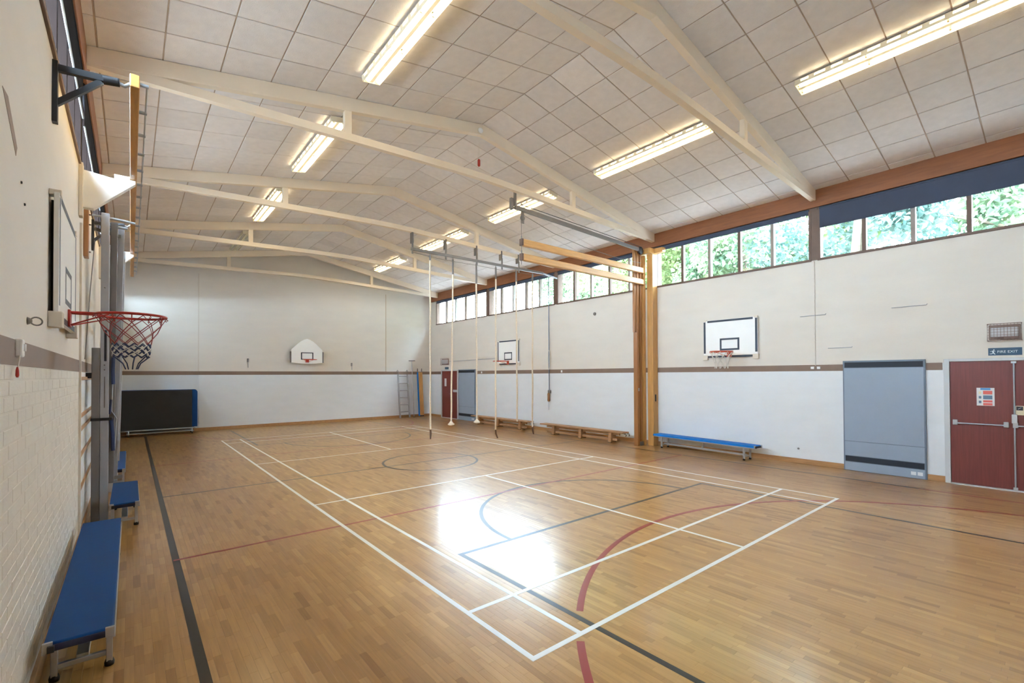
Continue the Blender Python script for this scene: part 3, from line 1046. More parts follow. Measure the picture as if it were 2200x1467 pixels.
# ================================================================== CLIMBING ROPES AND TRACK
YT = 1.72
root = thing('rope_track', (2.9, YT, 5.0), 'grey steel trolley track on hangers for the climbing ropes', 'rope track')
obj('rail', MB().box(0.42, 5.0, YT - .025, YT + .025, 5.03, 5.10), M_STEELD, root, bev=.004)
obj('rail_extension', MB().bar((5.0, YT, 5.06), (XR - .03, YT, 4.98), .03, .04), M_STEEL, root)
obj('wire', MB().tube([(0.46, YT, 4.98), (1.4, YT, 4.93), (2.4, YT, 4.94), (3.4, YT, 4.93), (5.55, YT, 5.0)], .006, 5), M_STEELD, root)
for hx in (0.457, 1.445, 2.45, 3.35, 4.0):
    hb = obj('hanger', MB().box(hx - .02, hx + .02, YT - .012, YT + .012, 4.95, 5.28), M_STEELD, root)
    obj('hanger_arm', MB().bar((hx, YT, 5.27), (hx + .05, TRY[3] - .03, 5.27), .03, .03), M_STEELD, hb)
    obj('clamp', MB().box(hx + .03, hx + .07, TRY[3] - .06, TRY[3] + .06, 5.25, 5.52), M_STEELD, hb)
ropes = [(0.96, 0.20, 'tip', 0.45, 'climbing rope with leather tip at the inner end of the track'),
         (1.66, 0.50, 'knob', 0.62, 'climbing rope ending in a round knob in front of the far door'),
         (2.43, 0.50, 'knob', 0.62, 'climbing rope with knob in front of the far heater edge'),
         (3.12, 0.03, 'tip', 0.27, 'climbing rope with bent leather tip left of the far backboard'),
         (3.89, 0.46, 'plain', 0.0, 'climbing rope crossing the far backboard, ending over a wooden bench'),
         (4.55, 0.03, 'tip', 0.25, 'climbing rope nearest the door wall, right of the far backboard')]
for i, (rx, zb_, kind, zt_, lb) in enumerate(ropes):
    root = thing('climbing_rope', (rx, YT, zb_), lb, 'rope', 'climbing ropes on the track')
    ztop = 5.02
    zs = [4.85, 4.58, 4.42, 4.64, 4.66, 4.7][i]
    dx = [0.0, -0.07, 0.0, -.03, .02, -.03][i]
    zlow = zt_ if kind != 'plain' else zb_
    n_ = 10
    pts = [(rx + dx * (1 - k / n_) * 0 + dx * (k / n_), YT + .01 * math.sin(k * 1.7 + i), zs + (zlow - zs) * k / n_) for k in range(n_ + 1)]
    obj('rope', MB().tube(pts, .023, 8), M_ROPE, root)
    obj('rope_sleeve', MB().tube([(rx, YT, ztop - .04), (rx, YT, zs)], .026, 8), M_ROPEHEAD, root)
    obj('shackle', MB().tube([(rx, YT, ztop + .02), (rx, YT, ztop - .05)], .012, 6), M_STEELD, root)
    xb = rx + dx
    if kind == 'tip':
        obj('leather_tip', MB().tube([(xb, YT, zlow + .01), (xb + .01, YT, (zlow + zb_) / 2 + .02), (xb + [.0, 0, 0, .07, 0, .04][i], YT, zb_)], [.023, .028, .018], 8), M_LEATHER, root)
    elif kind == 'knob':
        obj('knob', MB().lathe((xb, YT, zb_), [(.02, 0), (.085, .02), (.095, .05), (.05, .085), (.022, .13)], 14), M_ROPE, root)

# ================================================================== TIMBER BOOMS AND POST
YBm = -1.79
for (z, lb) in ((4.56, 'upper varnished timber boom reaching out from the wall post'), (4.26, 'lower varnished timber boom reaching out from the wall post')):
    root = thing('timber_boom', (3.4, YBm, z), lb, 'gym beam', 'varnished timber booms')
    poly = [(YBm - .04, z - .06), (YBm - .025, z - .075), (YBm + .025, z - .075), (YBm + .04, z - .06), (YBm + .035, z + .06), (YBm + .02, z + .075), (YBm - .02, z + .075), (YBm - .035, z + .06)]
    obj('beam', MB().prism(poly, 'x', 1.11, 5.28), M_WOODX, root)
    obj('end_cap', MB().box(1.065, 1.115, YBm - .042, YBm + .042, z - .07, z + .07), M_LEATHER, root, bev=.004)
    obj('eye_plate', MB().tube([(1.09, YBm, z + .06), (1.09, YBm, z + .13)], .012, 6), M_STEELD, root)
root = thing('boom_track', (3.2, YBm, 5.2), 'grey steel runner and cable above the timber booms', 'boom track')
obj('runner', MB().bar((0.92, YBm, 5.24), (5.12, YBm, 5.09), .045, .08), M_STEELD, root)
obj('runner_cable', MB().tube([(1.05, YBm - .04, 5.31), (3.0, YBm - .04, 5.24), (5.12, YBm - .04, 5.155)], .007, 6), M_BLACK, root)
obj('slack_cable', MB().tube([(1.15, YBm, 5.13), (2.0, YBm, 4.92), (3.0, YBm, 4.79), (4.2, YBm, 4.73), (5.2, YBm, 4.75)], .006, 5), M_STEELD, root)
obj('hanger', MB().box(.90, .945, YBm - .02, YBm + .02, 5.26, 5.60), M_STEELD, root)
obj('hanger', MB().box(.80, .86, YBm - .03, YBm + .03, 5.18, 5.4), M_STEELD, root)
obj('hanger_arm', MB().bar((.84, YBm, 5.22), (.96, YBm, 5.22), .03, .03), M_STEELD, root)
obj('pulley', MB().lathe((1.12, YBm - .02, 5.06), [(.05, 0), (.055, .01), (.04, .02), (.055, .03), (.05, .04)], 12, 'y'), M_STEELD, root)
obj('pulley_strap', MB().box(1.08, 1.16, YBm - .006, YBm + .006, 4.95, 5.2), M_STEELD, root)
obj('drop_cable', MB().tube([(1.09, YBm, 5.04), (1.09, YBm, 4.10)], .007, 5), M_STEELD, root)
obj('wall_wheel', MB().lathe((5.17, YBm - .03, 5.07), [(.07, 0), (.1, .01), (.1, .05), (.07, .06)], 16, 'y'), M_BLACK, root)

root = thing('boom_post', (5.4, -1.8, 0), 'tall varnished timber posts standing at the wall carrying the booms', 'timber post')
obj('main_post', MB().box(5.43, XR - .005, -1.97, -1.80, 0, 5.08), M_WOODZ, root, bev=.006)
obj('guide_post', MB().box(5.10, 5.19, -1.72, -1.60, 0.0, 5.16), M_WOODD, root, bev=.005)
obj('guide_post', MB().box(5.24, 5.30, -1.72, -1.62, 0.10, 5.1), M_WOODD, root, bev=.004)
obj('guide_post', MB().box(5.34, 5.42, -1.76, -1.63, 0.0, 4.98), M_WOODZ, root, bev=.005)
obj('back_board', MB().box(5.02, 5.10, -1.70, -1.64, 2.95, 5.12), M_WOODD, root, bev=.004)
obj('slide_rod', MB().tube([(5.215, -1.68, .12), (5.215, -1.68, 4.9)], .012, 6), M_STEELL, root)
obj('head_block', MB().box(5.30, XR - .037, -1.98, -1.60, 5.0, 5.14), M_WOODZ, root, bev=.008)
obj('head_arm', MB().box(5.50, XR - .005, -2.22, -1.97, 5.02, 5.14), M_WOOD, root, bev=.006)
obj('foot_shoe', MB().box(5.2, 5.33, -1.74, -1.6, 0, .1), M_STEELD, root, bev=.004)
obj('latch', MB().box(5.50, 5.54, -1.985, -1.97, 1.15, 1.33), M_BLACK, root)
obj('latch', MB().box(5.13, 5.16, -1.735, -1.72, 1.42, 1.5), M_ALU, root)

# ================================================================== HEATERS, DOORS, EXIT GEAR
def heater(y0, y1, label):
    root = thing('wall_heater', (XR, (y0 + y1) / 2, 0), label, 'heater', 'tall wall heaters')
    X0 = XR - 0.055
    obj('casing', MB().box(X0 + .012, XR, y0, y1, 0, 2.095), M_HEATFR, root, bev=.004)
    obj('front_panel', MB().box(X0, X0 + .02, y0 + .02, y1 - .02, .565, 1.955), M_HEATER, root, bev=.004)
    obj('lower_panel', MB().box(X0, X0 + .02, y0 + .02, y1 - .02, .285, .557), M_HEATER, root, bev=.004)
    obj('kick_panel', MB().box(X0, X0 + .02, y0 + .02, y1 - .02, .004, .165), M_HEATER, root, bev=.004)
    for a, b in ((1.965, 2.065), (.175, .275)):
        g = obj('grille', MB().box(X0 + .006, X0 + .02, y0 + .03, y1 - .03, a, b), M_SLOT, root)
        for k in range(4):
            z = a + (b - a) * (k + .5) / 4
            obj('grille_bar', MB().box(X0 + .002, X0 + .006, y0 + .03, y1 - .03, z - .003, z + .003), M_SLOT, g)
    for k in range(2):
        obj('rating_label', MB().box(X0 - .001, X0, y0 + .05 + k * .09, y0 + .12 + k * .09, .06, .12), M_PAPER, root)
    return root
heater(-7.285, -6.075, 'tall blue grey wall heater beside the fire exit')
heater(6.37, 7.575, 'tall blue grey wall heater beside the far doors')

def doors(n, y0, y1, label, big):
    """double doors on the right wall, y0 (near the camera) < y1"""
    h = hull('door_%d' % n, label, (XR, (y0 + y1) / 2, 0))
    X = XR - 0.045
    fw = .07
    obj('door_frame', MB().box(X, XR + .02, y1 - fw, y1, 0, 2.09), M_DOORFR, h, bev=.004)
    obj('door_frame', MB().box(X, XR + .02, y0, y0 + fw, 0, 2.09), M_DOORFR, h, bev=.004)
    obj('door_frame', MB().box(X, XR + .02, y0 + fw, y1 - fw, 2.045, 2.09), M_DOORFR, h, bev=.004)
    obj('threshold', MB().box(X - .03, XR, y0 + fw, y1 - fw, 0, .018), M_DOORFR, h)
    ym = (y0 + y1) / 2 if big else y0 + fw + 0.36
    a, b = y0 + fw + .004, y1 - fw - .004
    XF = XR - .022
    leaf1 = obj('door_leaf', MB().box(XF, XR + .02, ym + .003, b, .02, 2.042), M_MAHOG, h, bev=.003)
    leaf2 = obj('door_leaf', MB().box(XF, XR + .02, a, ym - .003, .02, 2.042), M_MAHOG, h, bev=.003)
    if not big:
        obj('push_pad', MB().box(XF - .02, XF, a + .03, ym - .04, 1.14, 1.24), M_DOORFR, leaf2)
        obj('door_handle', MB().tube([(XF - .03, ym + .06, 1.05), (XF - .03, ym + .18, 1.05)], .01, 6), M_STEEL, leaf1)
        obj('vision_panel', MB().box(XF - .003, XF, b - .36, b - .2, 1.38, 1.72), M_PAPER, leaf1)  # white paper notice on the door leaf
        return h
    for lf, p, q_ in ((leaf1, ym + .01, b - .03), (leaf2, a + .03, ym - .03)):
        for y in (p + .03, q_ - .03):
            obj('bar_bracket', MB().box(XF - .05, XF, y - .03, y + .03, .99, 1.075), M_ALU, lf, bev=.006)
        obj('push_bar', MB().tube([(XF - .042, p + .03, 1.02), (XF - .042, q_ - .03, 1.02)], .011, 8), M_STEELL, lf)
    yr = ym - .05
    obj('bolt_rod', MB().tube([(XF - .025, yr, .03), (XF - .025, yr, 2.03)], .011, 8), M_STEELL, leaf2)
    obj('bolt_keep', MB().box(XF - .04, XF, yr - .03, yr + .03, 2.0, 2.035), M_ALU, leaf2, bev=.004)
    obj('bolt_keep', MB().box(XF - .04, XF, yr - .025, yr + .025, .02, .06), M_ALU, leaf2, bev=.004)
    obj('latch_box', MB().box(XF - .05, XF, yr - .03, yr + .03, 1.06, 1.2), M_DOORFR, leaf2, bev=.006)
    obj('meeting_strip', MB().box(XF - .006, XF, ym - .018, ym + .004, .02, 2.042), M_MAHOG, leaf1)
    return h
doors(1, -9.04, -7.52, 'double mahogany fire exit doors in a pale frame', True)
doors(2, 7.62, 9.0, 'mahogany doors in the far corner', False)

def text(s, x, y, z, size, mt, parent, ax='right'):
    cu = bpy.data.curves.new('lettering', 'FONT')
    cu.body = s
    cu.size = size
    cu.extrude = 0.0006
    cu.align_x = 'LEFT'
    cu.materials.append(mt)
    tmp = bpy.data.objects.new('lettering_source', cu)
    COL.objects.link(tmp)
    bpy.context.view_layer.update()
    me = bpy.data.meshes.new_from_object(tmp.evaluated_get(bpy.context.evaluated_depsgraph_get()))
    bpy.data.objects.remove(tmp)
    o = bpy.data.objects.new('lettering', me)
    COL.objects.link(o)
    M = Matrix(((0, 0, -1), (-1, 0, 0), (0, 1, 0))).to_4x4()
    M.translation = Vector((x, y, z)) - ORIG[parent.name]
    o.parent = parent
    o.matrix_local = M
    return o
def exit_man(xf, y, z, s, parent):
    """small white running figure"""
    P_ = lambda a, b: (y - a * s, z + b * s)
    mb = MB()
    def quad(*pts): mb.prism([P_(*p) for p in pts], 'x', xf - .0012, xf)
    quad((.42, .30), (.60, .34), (.52, .72), (.34, .66))
    quad((.34, .62), (.52, .72), (.78, .60), (.76, .53), (.52, .62))
    quad((.40, .66), (.34, .58), (.12, .50), (.12, .57))
    quad((.44, .34), (.60, .34), (.78, .04), (.68, 0), (.5, .22))
    quad((.42, .30), (.52, .28), (.34, .10), (.04, .10), (.04, .18), (.28, .20))
    mb.lathe((xf - .0012, y - .58 * s, z + .84 * s), [(.09 * s, 0), (.09 * s, .0012)], 10, 'x')
    return obj('running_figure', mb, M_SIGNINK, parent)
def exit_sign(y_near, y_far, z0, z1, label, lettered):
    root = thing('fire_exit_sign', (XR, y_far, z0), label, 'exit sign')
    xf = XR - .008
    obj('panel', MB().box(xf, XR, y_near, y_far, z0, z1), M_SIGN, root, bev=.002)
    if lettered:
        exit_man(xf, y_far - .012, z0 + .015, .09, root)
        text('FIRE EXIT', xf - .0008, y_far - .10, z0 + .04, .054, M_SIGNINK, root)
    return root
exit_sign(-8.42, -8.05, 2.13, 2.25, 'blue FIRE EXIT sign with running figure over the double doors', True)
exit_sign(8.42, 8.72, 2.12, 2.22, 'small dark sign over the far mahogany doors', False)

def caged_light(y0, y1, z0, z1, label):
    root = thing('emergency_light', (XR, (y0 + y1) / 2, z0), label, 'emergency light', 'caged emergency lights')
    xf = XR - .09
    obj('casing', MB().box(XR - .035, XR, y0 + .012, y1 - .012, z0 + .015, z1 - .015), M_BROWNPL, root, bev=.005)
    obj('diffuser', MB().box(xf + .02, XR - .03, y0 + .03, y1 - .03, z0 + .06, z1 - .06), M_DIFF, root, bev=.012)
    obj('lamp_bar', MB().box(xf + .012, xf + .02, y0 + .04, y1 - .04, z0 + .045, z0 + .058), M_BROWNPL, root)
    fr = MB()
    cg = obj('cage_frame', MB().tube([(xf, y0, z0), (xf, y1, z0), (xf, y1, z1), (xf, y0, z1)], .007, 6, closed=True), M_BROWNPL, root)
    for k in range(9):
        y = y0 + (y1 - y0) * (k + 1) / 10
        obj('cage_wire', MB().tube([(xf, y, z0), (xf, y, z1)], .0025, 4), M_BROWNPL, cg)
    for k in range(5):
        z = z0 + (z1 - z0) * (k + 1) / 6
        obj('cage_wire', MB().tube([(xf, y0, z), (xf, y1, z)], .0025, 4), M_BROWNPL, cg)
    for y in (y0, y1):
        for z in (z0, z1):
            obj('cage_leg', MB().tube([(xf, y, z), (XR, y, z)], .006, 6), M_BROWNPL, cg)
    return root
caged_light(-8.42, -8.05, 2.365, 2.63, 'caged emergency light above the FIRE EXIT sign')
caged_light(8.38, 8.95, 2.31, 2.60, 'caged emergency light above the far mahogany doors')

XD = XR - .022
root = thing('fire_notice', (XD, -8.01, 1.32), 'printed fire action notice with red and blue panels on the fire exit door', 'notice')
obj('sheet', MB().box(XD - .003, XD, -8.115, -7.91, 1.32, 1.61), M_PAPER, root)
def flat(nm, y0, y1, z0, z1, mt): obj(nm, MB().box(XD - .0042, XD - .003, y0, y1, z0, z1), mt, root)
flat('heading', -8.07, -7.955, 1.575, 1.605, M_PBLUE)
for z0, z1, mt in ((1.505, 1.562, M_PRED), (1.425, 1.487, M_PSLATE), (1.375, 1.41, M_PRED), (1.327, 1.365, M_PRED)):
    flat('text_block', -8.09, -7.985, z0, z1, mt)
for z in (1.53, 1.455, 1.38):
    flat('pictogram', -7.965, -7.935, z - .02, z + .02, M_PSLATE if z != 1.53 else M_CREAM)
root = thing('door_label', (XD, -8.42, 1.19), 'cream safety label with dark pictogram on the right door leaf', 'notice')
obj('sheet', MB().box(XD - .003, XD, -8.56, -8.335, 1.19, 1.335), M_CREAM, root)
for k in range(2):
    ya = -8.35 - k * .085
    obj('pictogram', MB().box(XD - .0042, XD - .003, ya - .07, ya, 1.265, 1.325), M_SLOT, root)
    obj('pictogram_arrow', MB().prism([(ya - .015, 1.28), (ya - .05, 1.305), (ya - .055, 1.312), (ya - .02, 1.29)], 'x', XD - .005, XD - .0042), M_PAPER, root)

# ================================================================== LEFT WALL APPARATUS
# long timber rail carried on brackets
XB, ZBm = -5.045, 4.13
root = thing('overhead_rail', (XB, 0, ZBm), 'long overhead timber rail with a steel rod on pegs beside the brick wall', 'gym rail')
obj('timber', MB().box(XB - .03, XB + .03, -4.36, 4.42, ZBm - .05, ZBm + .05), M_WOOD, root, bev=.006)
obj('rod', MB().tube([(XB + .075, -4.33, ZBm), (XB + .075, 4.4, ZBm)], .007, 6), M_STEELL, root)
k = 0
yy = -4.32
while yy < 4.42:
    obj('peg', MB().tube([(XB + .025, yy, ZBm), (XB + .085, yy, ZBm)], .015, 8), M_STEELL, root)
    yy += 0.486
def black_bracket(y, label):
    root = thing('wall_bracket', (XL, y, 3.7), label, 'bracket', 'black steel brackets under the timber rail')
    obj('wall_plate', MB().box(XL, XL + .03, y - .03, y + .03, 3.66, 4.10), M_BLACK, root, bev=.003)
    obj('arm', MB().bar((XL + .01, y, 4.055), (XB - .09, y, 4.085), .04, .045), M_BLACK, root)
    obj('brace', MB().bar((XL + .02, y, 3.80), (XL + .26, y, 4.05), .035, .035, (0, 1, 0)), M_BLACK, root)
    obj('collar', MB().tube([(XL + .27, y, 4.07), (XB - .10, y, 4.085)], .032, 8), M_BLACK, root)
    obj('hook', MB().tube([(XB - .1, y, 4.085), (XB - .06, y, 4.07), (XB - .028, y, 4.1)], .014, 6), M_STEELL, root)
black_bracket(-4.34, 'black triangular bracket at the near end of the timber rail')
black_bracket(-0.02, 'black triangular bracket behind the grey climbing frame')
def gusset(y, label):
    root = thing('wedge_bracket', (XL, y, 3.6), label, 'bracket', 'white wedge brackets under the timber rail')
    obj('wall_plate', MB().box(XL, XL + .035, y - .06, y + .06, 3.58, 4.16), M_BLOCK, root, bev=.006)
    obj('wedge', MB().prism([(XL + .03, 4.09), (XL + .32, 4.05), (XB - .035, 4.09), (XB - .035, 4.076), (XB + .02, 4.076), (XB + .02, 4.04), (XL + .12, 3.68), (XL + .03, 3.68)], 'y', y - .045, y + .045), M_WHITE, root, bev=.004)
    obj('cap_block', MB().box(XL + .29, XB - .03, y - .04, y + .04, 4.04, 4.11), M_WHITE, root, bev=.004)
gusset(-2.12, 'white wedge shaped bracket above the brick wall backboard')
gusset(1.98, 'white wedge shaped bracket beyond the grey climbing frame')

# folded climbing frame
root = thing('climbing_apparatus', (-5.3, -0.2, 0), 'tall grey folding steel climbing frame strapped back against the brick wall', 'climbing frame')
obj('upright', MB().box(-5.445, -5.365, -1.0, -0.9, 0, 2.22), M_STEELD, root, bev=.006)
obj('upright', MB().box(-5.362, -5.278, -0.99, -0.9, 0, 3.97), M_STEEL, root, bev=.006)
obj('upright', MB().bar((-5.235, -.82, 3.90), (-5.262, -.82, .45), .07, .08, (0, 1, 0)), M_STEELD, root, bev=.006)
obj('upright', MB().bar((-5.163, -.70, 3.88), (-5.225, -.70, .5), .065, .08, (0, 1, 0)), M_STEEL, root, bev=.006)
obj('upright', MB().box(-5.362, -5.278, 0.9, 0.98, 0, 3.97), M_STEEL, root, bev=.006)
obj('upright', MB().bar((-5.163, .86, 3.88), (-5.225, .86, .5), .065, .08, (0, 1, 0)), M_STEEL, root, bev=.006)
for i in range(9):
    z = .55 + i * .4
    obj('rung', MB().tube([(-5.32, -.92, z), (-5.32, .92, z)], .017, 8), M_STEEL, root)
    xg = -5.225 + .0183 * (z - .5)
    obj('rung', MB().tube([(xg, -.68, z), (xg, .84, z)], .017, 8), M_STEEL, root)
for z in (.5, 3.75):
    obj('hinge_arm', MB().bar((-5.42, -.95, z), (-5.15, -.70, z), .03, .04), M_STEELD, root)
obj('top_arm', MB().tube([(-5.45, -.94, 3.93), (-5.2, -.94, 3.92), (-5.02, -.94, 3.90)], .016, 8), M_STEELL, root)
obj('top_arm', MB().tube([(-5.3, -.80, 3.86), (-5.1, -.80, 3.85)], .02, 8), M_STEELL, root)
obj('channel_slot', MB().box(-5.325, -5.30, -0.9915, -0.989, 2.05, 2.45), M_SLOT, root)
obj('channel_slot', MB().box(-5.325, -5.313, -0.9915, -0.989, 1.45, 1.85), M_STEELD, root)
for z in (2.0, 1.94, 3.0):
    obj('bolt', MB().lathe((-5.32, -0.989, z), [(.009, 0), (.009, -.006)], 8, 'y'), M_STEELD, root)
obj('strap', MB().box(-5.452, -5.245, -1.006, -.89, 1.285, 1.32), M_BLACK, root)
obj('wall_tie', MB().box(XL, -5.445, -.97, -.93, 1.83, 1.9), M_BLACK, root)
for pts, r_ in (([(-5.235, -.9, 2.1), (-5.24, -.9, 1.92), (-5.235, -.9, 1.75)], .022), ([(-5.255, -.92, 1.55), (-5.27, -.92, 1.36)], .014),
                ([(-5.255, -.9, 1.3), (-5.24, -.9, 1.12), (-5.235, -.9, .88)], .022)):
    obj('navy_strap', MB().tube(pts, r_, 6), M_CORD_BLUE, root)
obj('pull_cord', MB().tube([(-5.24, -.92, 1.75), (-5.25, -.92, 1.4), (-5.2, -.9, 1.3), (-5.22, -.9, .9)], .006, 5), M_STEELL, root)

# horizontal timber rails on the wall behind the frame
for z, lb in ((1.83, 'topmost'), (1.41, 'second'), (1.26, 'third'), (.97, 'fourth'), (.60, 'lowest')):
    tag(obj('wall_rail', MB().box(XL, XL + .018, -1.93, 0.8, z - .02, z + .02), M_BASEB, loc=(XL, -.6, z), bev=.003),
        'slim timber wall rail behind the climbing frame, ' + lb + ' of five', 'wall rail', 'timber wall rails')
tag(obj('wall_batten', MB().box(XL, XL + .02, -1.99, -1.95, .11, 3.55), M_BLOCK, loc=(XL, -1.97, .11)), 'vertical painted batten on the brick wall under the white wedge bracket', 'batten')
root = thing('wooden_plate', (XL, -1.45, 3.28), 'upright brown wooden plate with rounded top on the brick wall', 'wooden plate')
obj('plate', MB().prism([(-1.50, 3.28), (-1.34, 3.28), (-1.34, 3.84), (-1.38, 3.89), (-1.46, 3.89), (-1.50, 3.84)], 'x', XL, XL + .045), M_WOODD, root, bev=.004)
for z in (3.35, 3.68, 3.8):
    obj('bolt', MB().lathe((XL + .045, -1.42, z), [(.009, 0), (.009, .02)], 8, 'x'), M_STEELD, root)
tag(obj('slack_rope', MB().tube([(-5.42, -.98, 3.6), (-5.44, -1.3, 3.0), (-5.455, -1.6, 2.4), (-5.465, -1.75, 2.05)], .005, 5), M_STEELD, loc=(-5.465, -1.75, 2.05)),
    'thin grey cord slung down the brick wall beside the climbing frame', 'cord')

# small fittings on the left wall
root = thing('ring_hook', (XL, -5.27, 2.15), 'steel ring hook on the brick wall above the brown strip', 'hook')
obj('rose', MB().lathe((XL, -5.30, 2.155), [(.022, 0), (.016, .012), (.007, .02)], 10, 'x'), M_STEELD, root)
obj('ring', MB().tube([(XL + .035 + .022 * math.cos(a), -5.29 + .012 * math.cos(a), 2.155 + .022 * math.sin(a)) for a in [2 * PI * k / 16 for k in range(16)]], .004, 6, closed=True), M_STEELD, root)
root = thing('pull_switch', (XL, -5.62, 1.86), 'white cord switch with a red toggle on the brick wall', 'pull switch')
obj('housing', MB().box(XL, XL + .03, -5.66, -5.60, 1.945, 2.035), M_WHITE, root, bev=.008)
obj('rocker', MB().box(XL + .03, XL + .037, -5.64, -5.62, 1.975, 2.01), M_PAPER, root)
obj('cord', MB().tube([(XL + .02, -5.66, 1.95), (XL + .02, -5.72, 1.885)], .003, 5), M_CORD_WHITE, root)
obj('toggle', MB().lathe((XL + .02, -5.725, 1.845), [(.003, .05), (.006, .035), (.007, .01), (.004, 0)], 8), M_RED, root)
tag(obj('tape_patch', MB().prism([(-5.98, 3.12), (-5.86, 3.13), (-5.63, 2.98), (-5.66, 2.93)], 'x', XL, XL + .0015), M_STRIP, loc=(XL, -5.8, 3.0)), 'faded brown tape patch high on the brick wall', 'tape')
for y, z, lb in ((-5.52, 2.845, 'upper'), (-5.42, 2.76, 'lower')):
    tag(obj('wall_plug', MB().lathe((XL, y, z), [(.008, 0), (.006, .006)], 8, 'x'), M_BLACK, loc=(XL, y, z)), lb + ' of two small dark wall plugs beside the tape patch', 'wall plug', 'wall plugs on the brick wall')

# ================================================================== MAT TROLLEY
root = thing('mat_trolley', (-4.4, 9.55, 0), 'low grey tube trolley on castors holding upright gym mats', 'trolley')
Y0, Y1 = 9.36, 9.80
for y in (Y0, Y1):
    obj('long_tube', MB().tube([(-5.2, y, .19), (-3.42, y, .19)], .016, 8), M_STEELL, root)
    obj('long_tube', MB().tube([(-5.15, y, .10), (-3.45, y, .10)], .016, 8), M_STEELL, root)
for xx in (-5.1, -3.5):
    obj('cross_tube', MB().tube([(xx, Y0, .10), (xx, Y1, .10)], .016, 8), M_STEELL, root)
    for y in (Y0, Y1):
        obj('stub_post', MB().tube([(xx, y, .06), (xx, y, .20)], .018, 8), M_STEELL, root)
        ca = obj('castor', MB().box(xx - .02, xx + .02, y - .03, y + .03, .045, .08), M_STEELD, root)
        obj('wheel', MB().lathe((xx - .014, y, .036), [(.036, 0), (.036, .028)], 14, 'x'), M_RUBBER, ca)
obj('deck', MB().box(-5.2, -3.44, Y0, Y1, .195, .208), M_STEELD, root)
def gym_mat(x0, x1, y0, y1, z0, z1, mt, label, rnd):
    n_ = 6
    poly = [(x0, z0), (x1, z0)]
    poly += [(x1 - rnd + rnd * math.cos(a), z1 - rnd + rnd * math.sin(a)) for a in [PI / 2 * k / n_ for k in range(n_ + 1)]]
    poly += [(x0 + rnd + rnd * math.cos(a), z1 - rnd + rnd * math.sin(a)) for a in [PI / 2 + PI / 2 * k / n_ for k in range(n_ + 1)]]
    return tag(obj('gym_mat', MB().prism(poly, 'y', y0, y1), mt, loc=((x0 + x1) / 2, (y0 + y1) / 2, z0), bev=.008), label, 'gym mat', 'mats on the trolley')
gym_mat(-5.29, -3.50, 9.40, 9.455, .21, 1.42, M_MATBLK, 'black gym mat at the front of the trolley', .03)
for k, lb in enumerate(('second', 'third', 'fourth', 'fifth', 'rearmost')):
    gym_mat(-5.33, -3.35 + .004 * k, 9.46 + k * .056, 9.512 + k * .056, .21, 1.43, M_BLUE, 'blue gym mat on the trolley, %s behind the black one' % lb if k < 4 else 'rearmost blue gym mat on the trolley, against the end wall', .09)

# ================================================================== CORNER APPARATUS (end wall)
root = thing('steel_ladder', (4.2, 9.8, 0), 'grey steel hook ladder leaning on the end wall near the corner', 'ladder')
def lean(z): return 9.66 + .24 * z / 2.1
for xx in (3.97, 4.42):
    obj('stile', MB().bar((xx, lean(0.01), 0.012), (xx, lean(1.9), 1.9), .06, .05, (0, 1, 0)), M_STEEL, root)
    obj('hook', MB().tube([(xx, lean(1.9), 1.88), (xx, lean(1.9), 2.05), (xx - .04, lean(1.9) - .03, 2.1), (xx - .08, lean(1.9) - .03, 2.03)], .013, 6), M_STEELD, root)
for i in range(6):
    z = .28 + .31 * i
    obj('rung', MB().tube([(3.97, lean(z), z), (4.42, lean(z), z)], .022, 8), M_STEEL, root)
root = thing('steel_pole', (4.68, 9.86, 0), 'thin grey pole with a T shaped top standing by the end wall', 'pole')
obj('pole', MB().tube([(4.70, 9.80, .01), (4.64, 9.90, 2.5)], .016, 8), M_STEEL, root)
obj('top_bar', MB().tube([(4.5, 9.9, 2.51), (4.80, 9.9, 2.52)], .02, 8), M_STEELD, root)
obj('foot', MB().lathe((4.70, 9.80, 0), [(.06, 0), (.06, .012), (.02, .025)], 10), M_STEELD, root)
root = thing('gym_plank', (5.05, 9.82, 0), 'varnished gym plank with blue edge and top hooks leaning in the corner', 'plank')
def lean2(z): return 9.72 + .18 * z / 2.1
obj('plank', MB().bar((5.05, lean2(.06), .06), (5.05, lean2(2.0), 2.0), .21, .035, (0, 1, 0)), M_WOODZ, root)
obj('blue_edge', MB().bar((4.925, lean2(.05), .05), (4.925, lean2(2.0), 2.0), .05, .05, (0, 1, 0)), M_BLUE2, root)
obj('foot_block', MB().bar((5.05, lean2(0), .03), (5.05, lean2(.06), .075), .19, .05, (0, 1, 0)), M_NAVYV, root)
for xx in (4.93, 5.13):
    obj('hook', MB().tube([(xx, lean2(2.0), 1.96), (xx, lean2(2.0), 2.12), (xx - .03, lean2(2.0) - .05, 2.16), (xx - .05, lean2(2.0) - .06, 2.06)], .018, 6), M_STEELD, root)

# small fittings on the end wall
for xx, z0, z1, lb in ((-1.80, 2.16, 2.49, 'net cleat on the end wall on the mat trolley side of the backboard'), (1.96, 2.10, 2.38, 'net cleat on the end wall on the ladder side of the backboard')):
    root = thing('net_cleat', (xx, YF - .028, z0), lb, 'cleat', 'net cleats on the end wall')
    obj('plate', MB().box(xx - .03, xx + .03, YF - .045, YF - .028, z1 - .13, z1), M_STEELD, root, bev=.004)
    obj('horn', MB().tube([(xx, YF - .06, z0), (xx, YF - .06, z1 - .02)], .012, 6), M_STEEL, root)
    obj('stem', MB().tube([(xx, YF - .03, z1 - .1), (xx, YF - .06, z1 - .1)], .01, 6), M_STEEL, root)

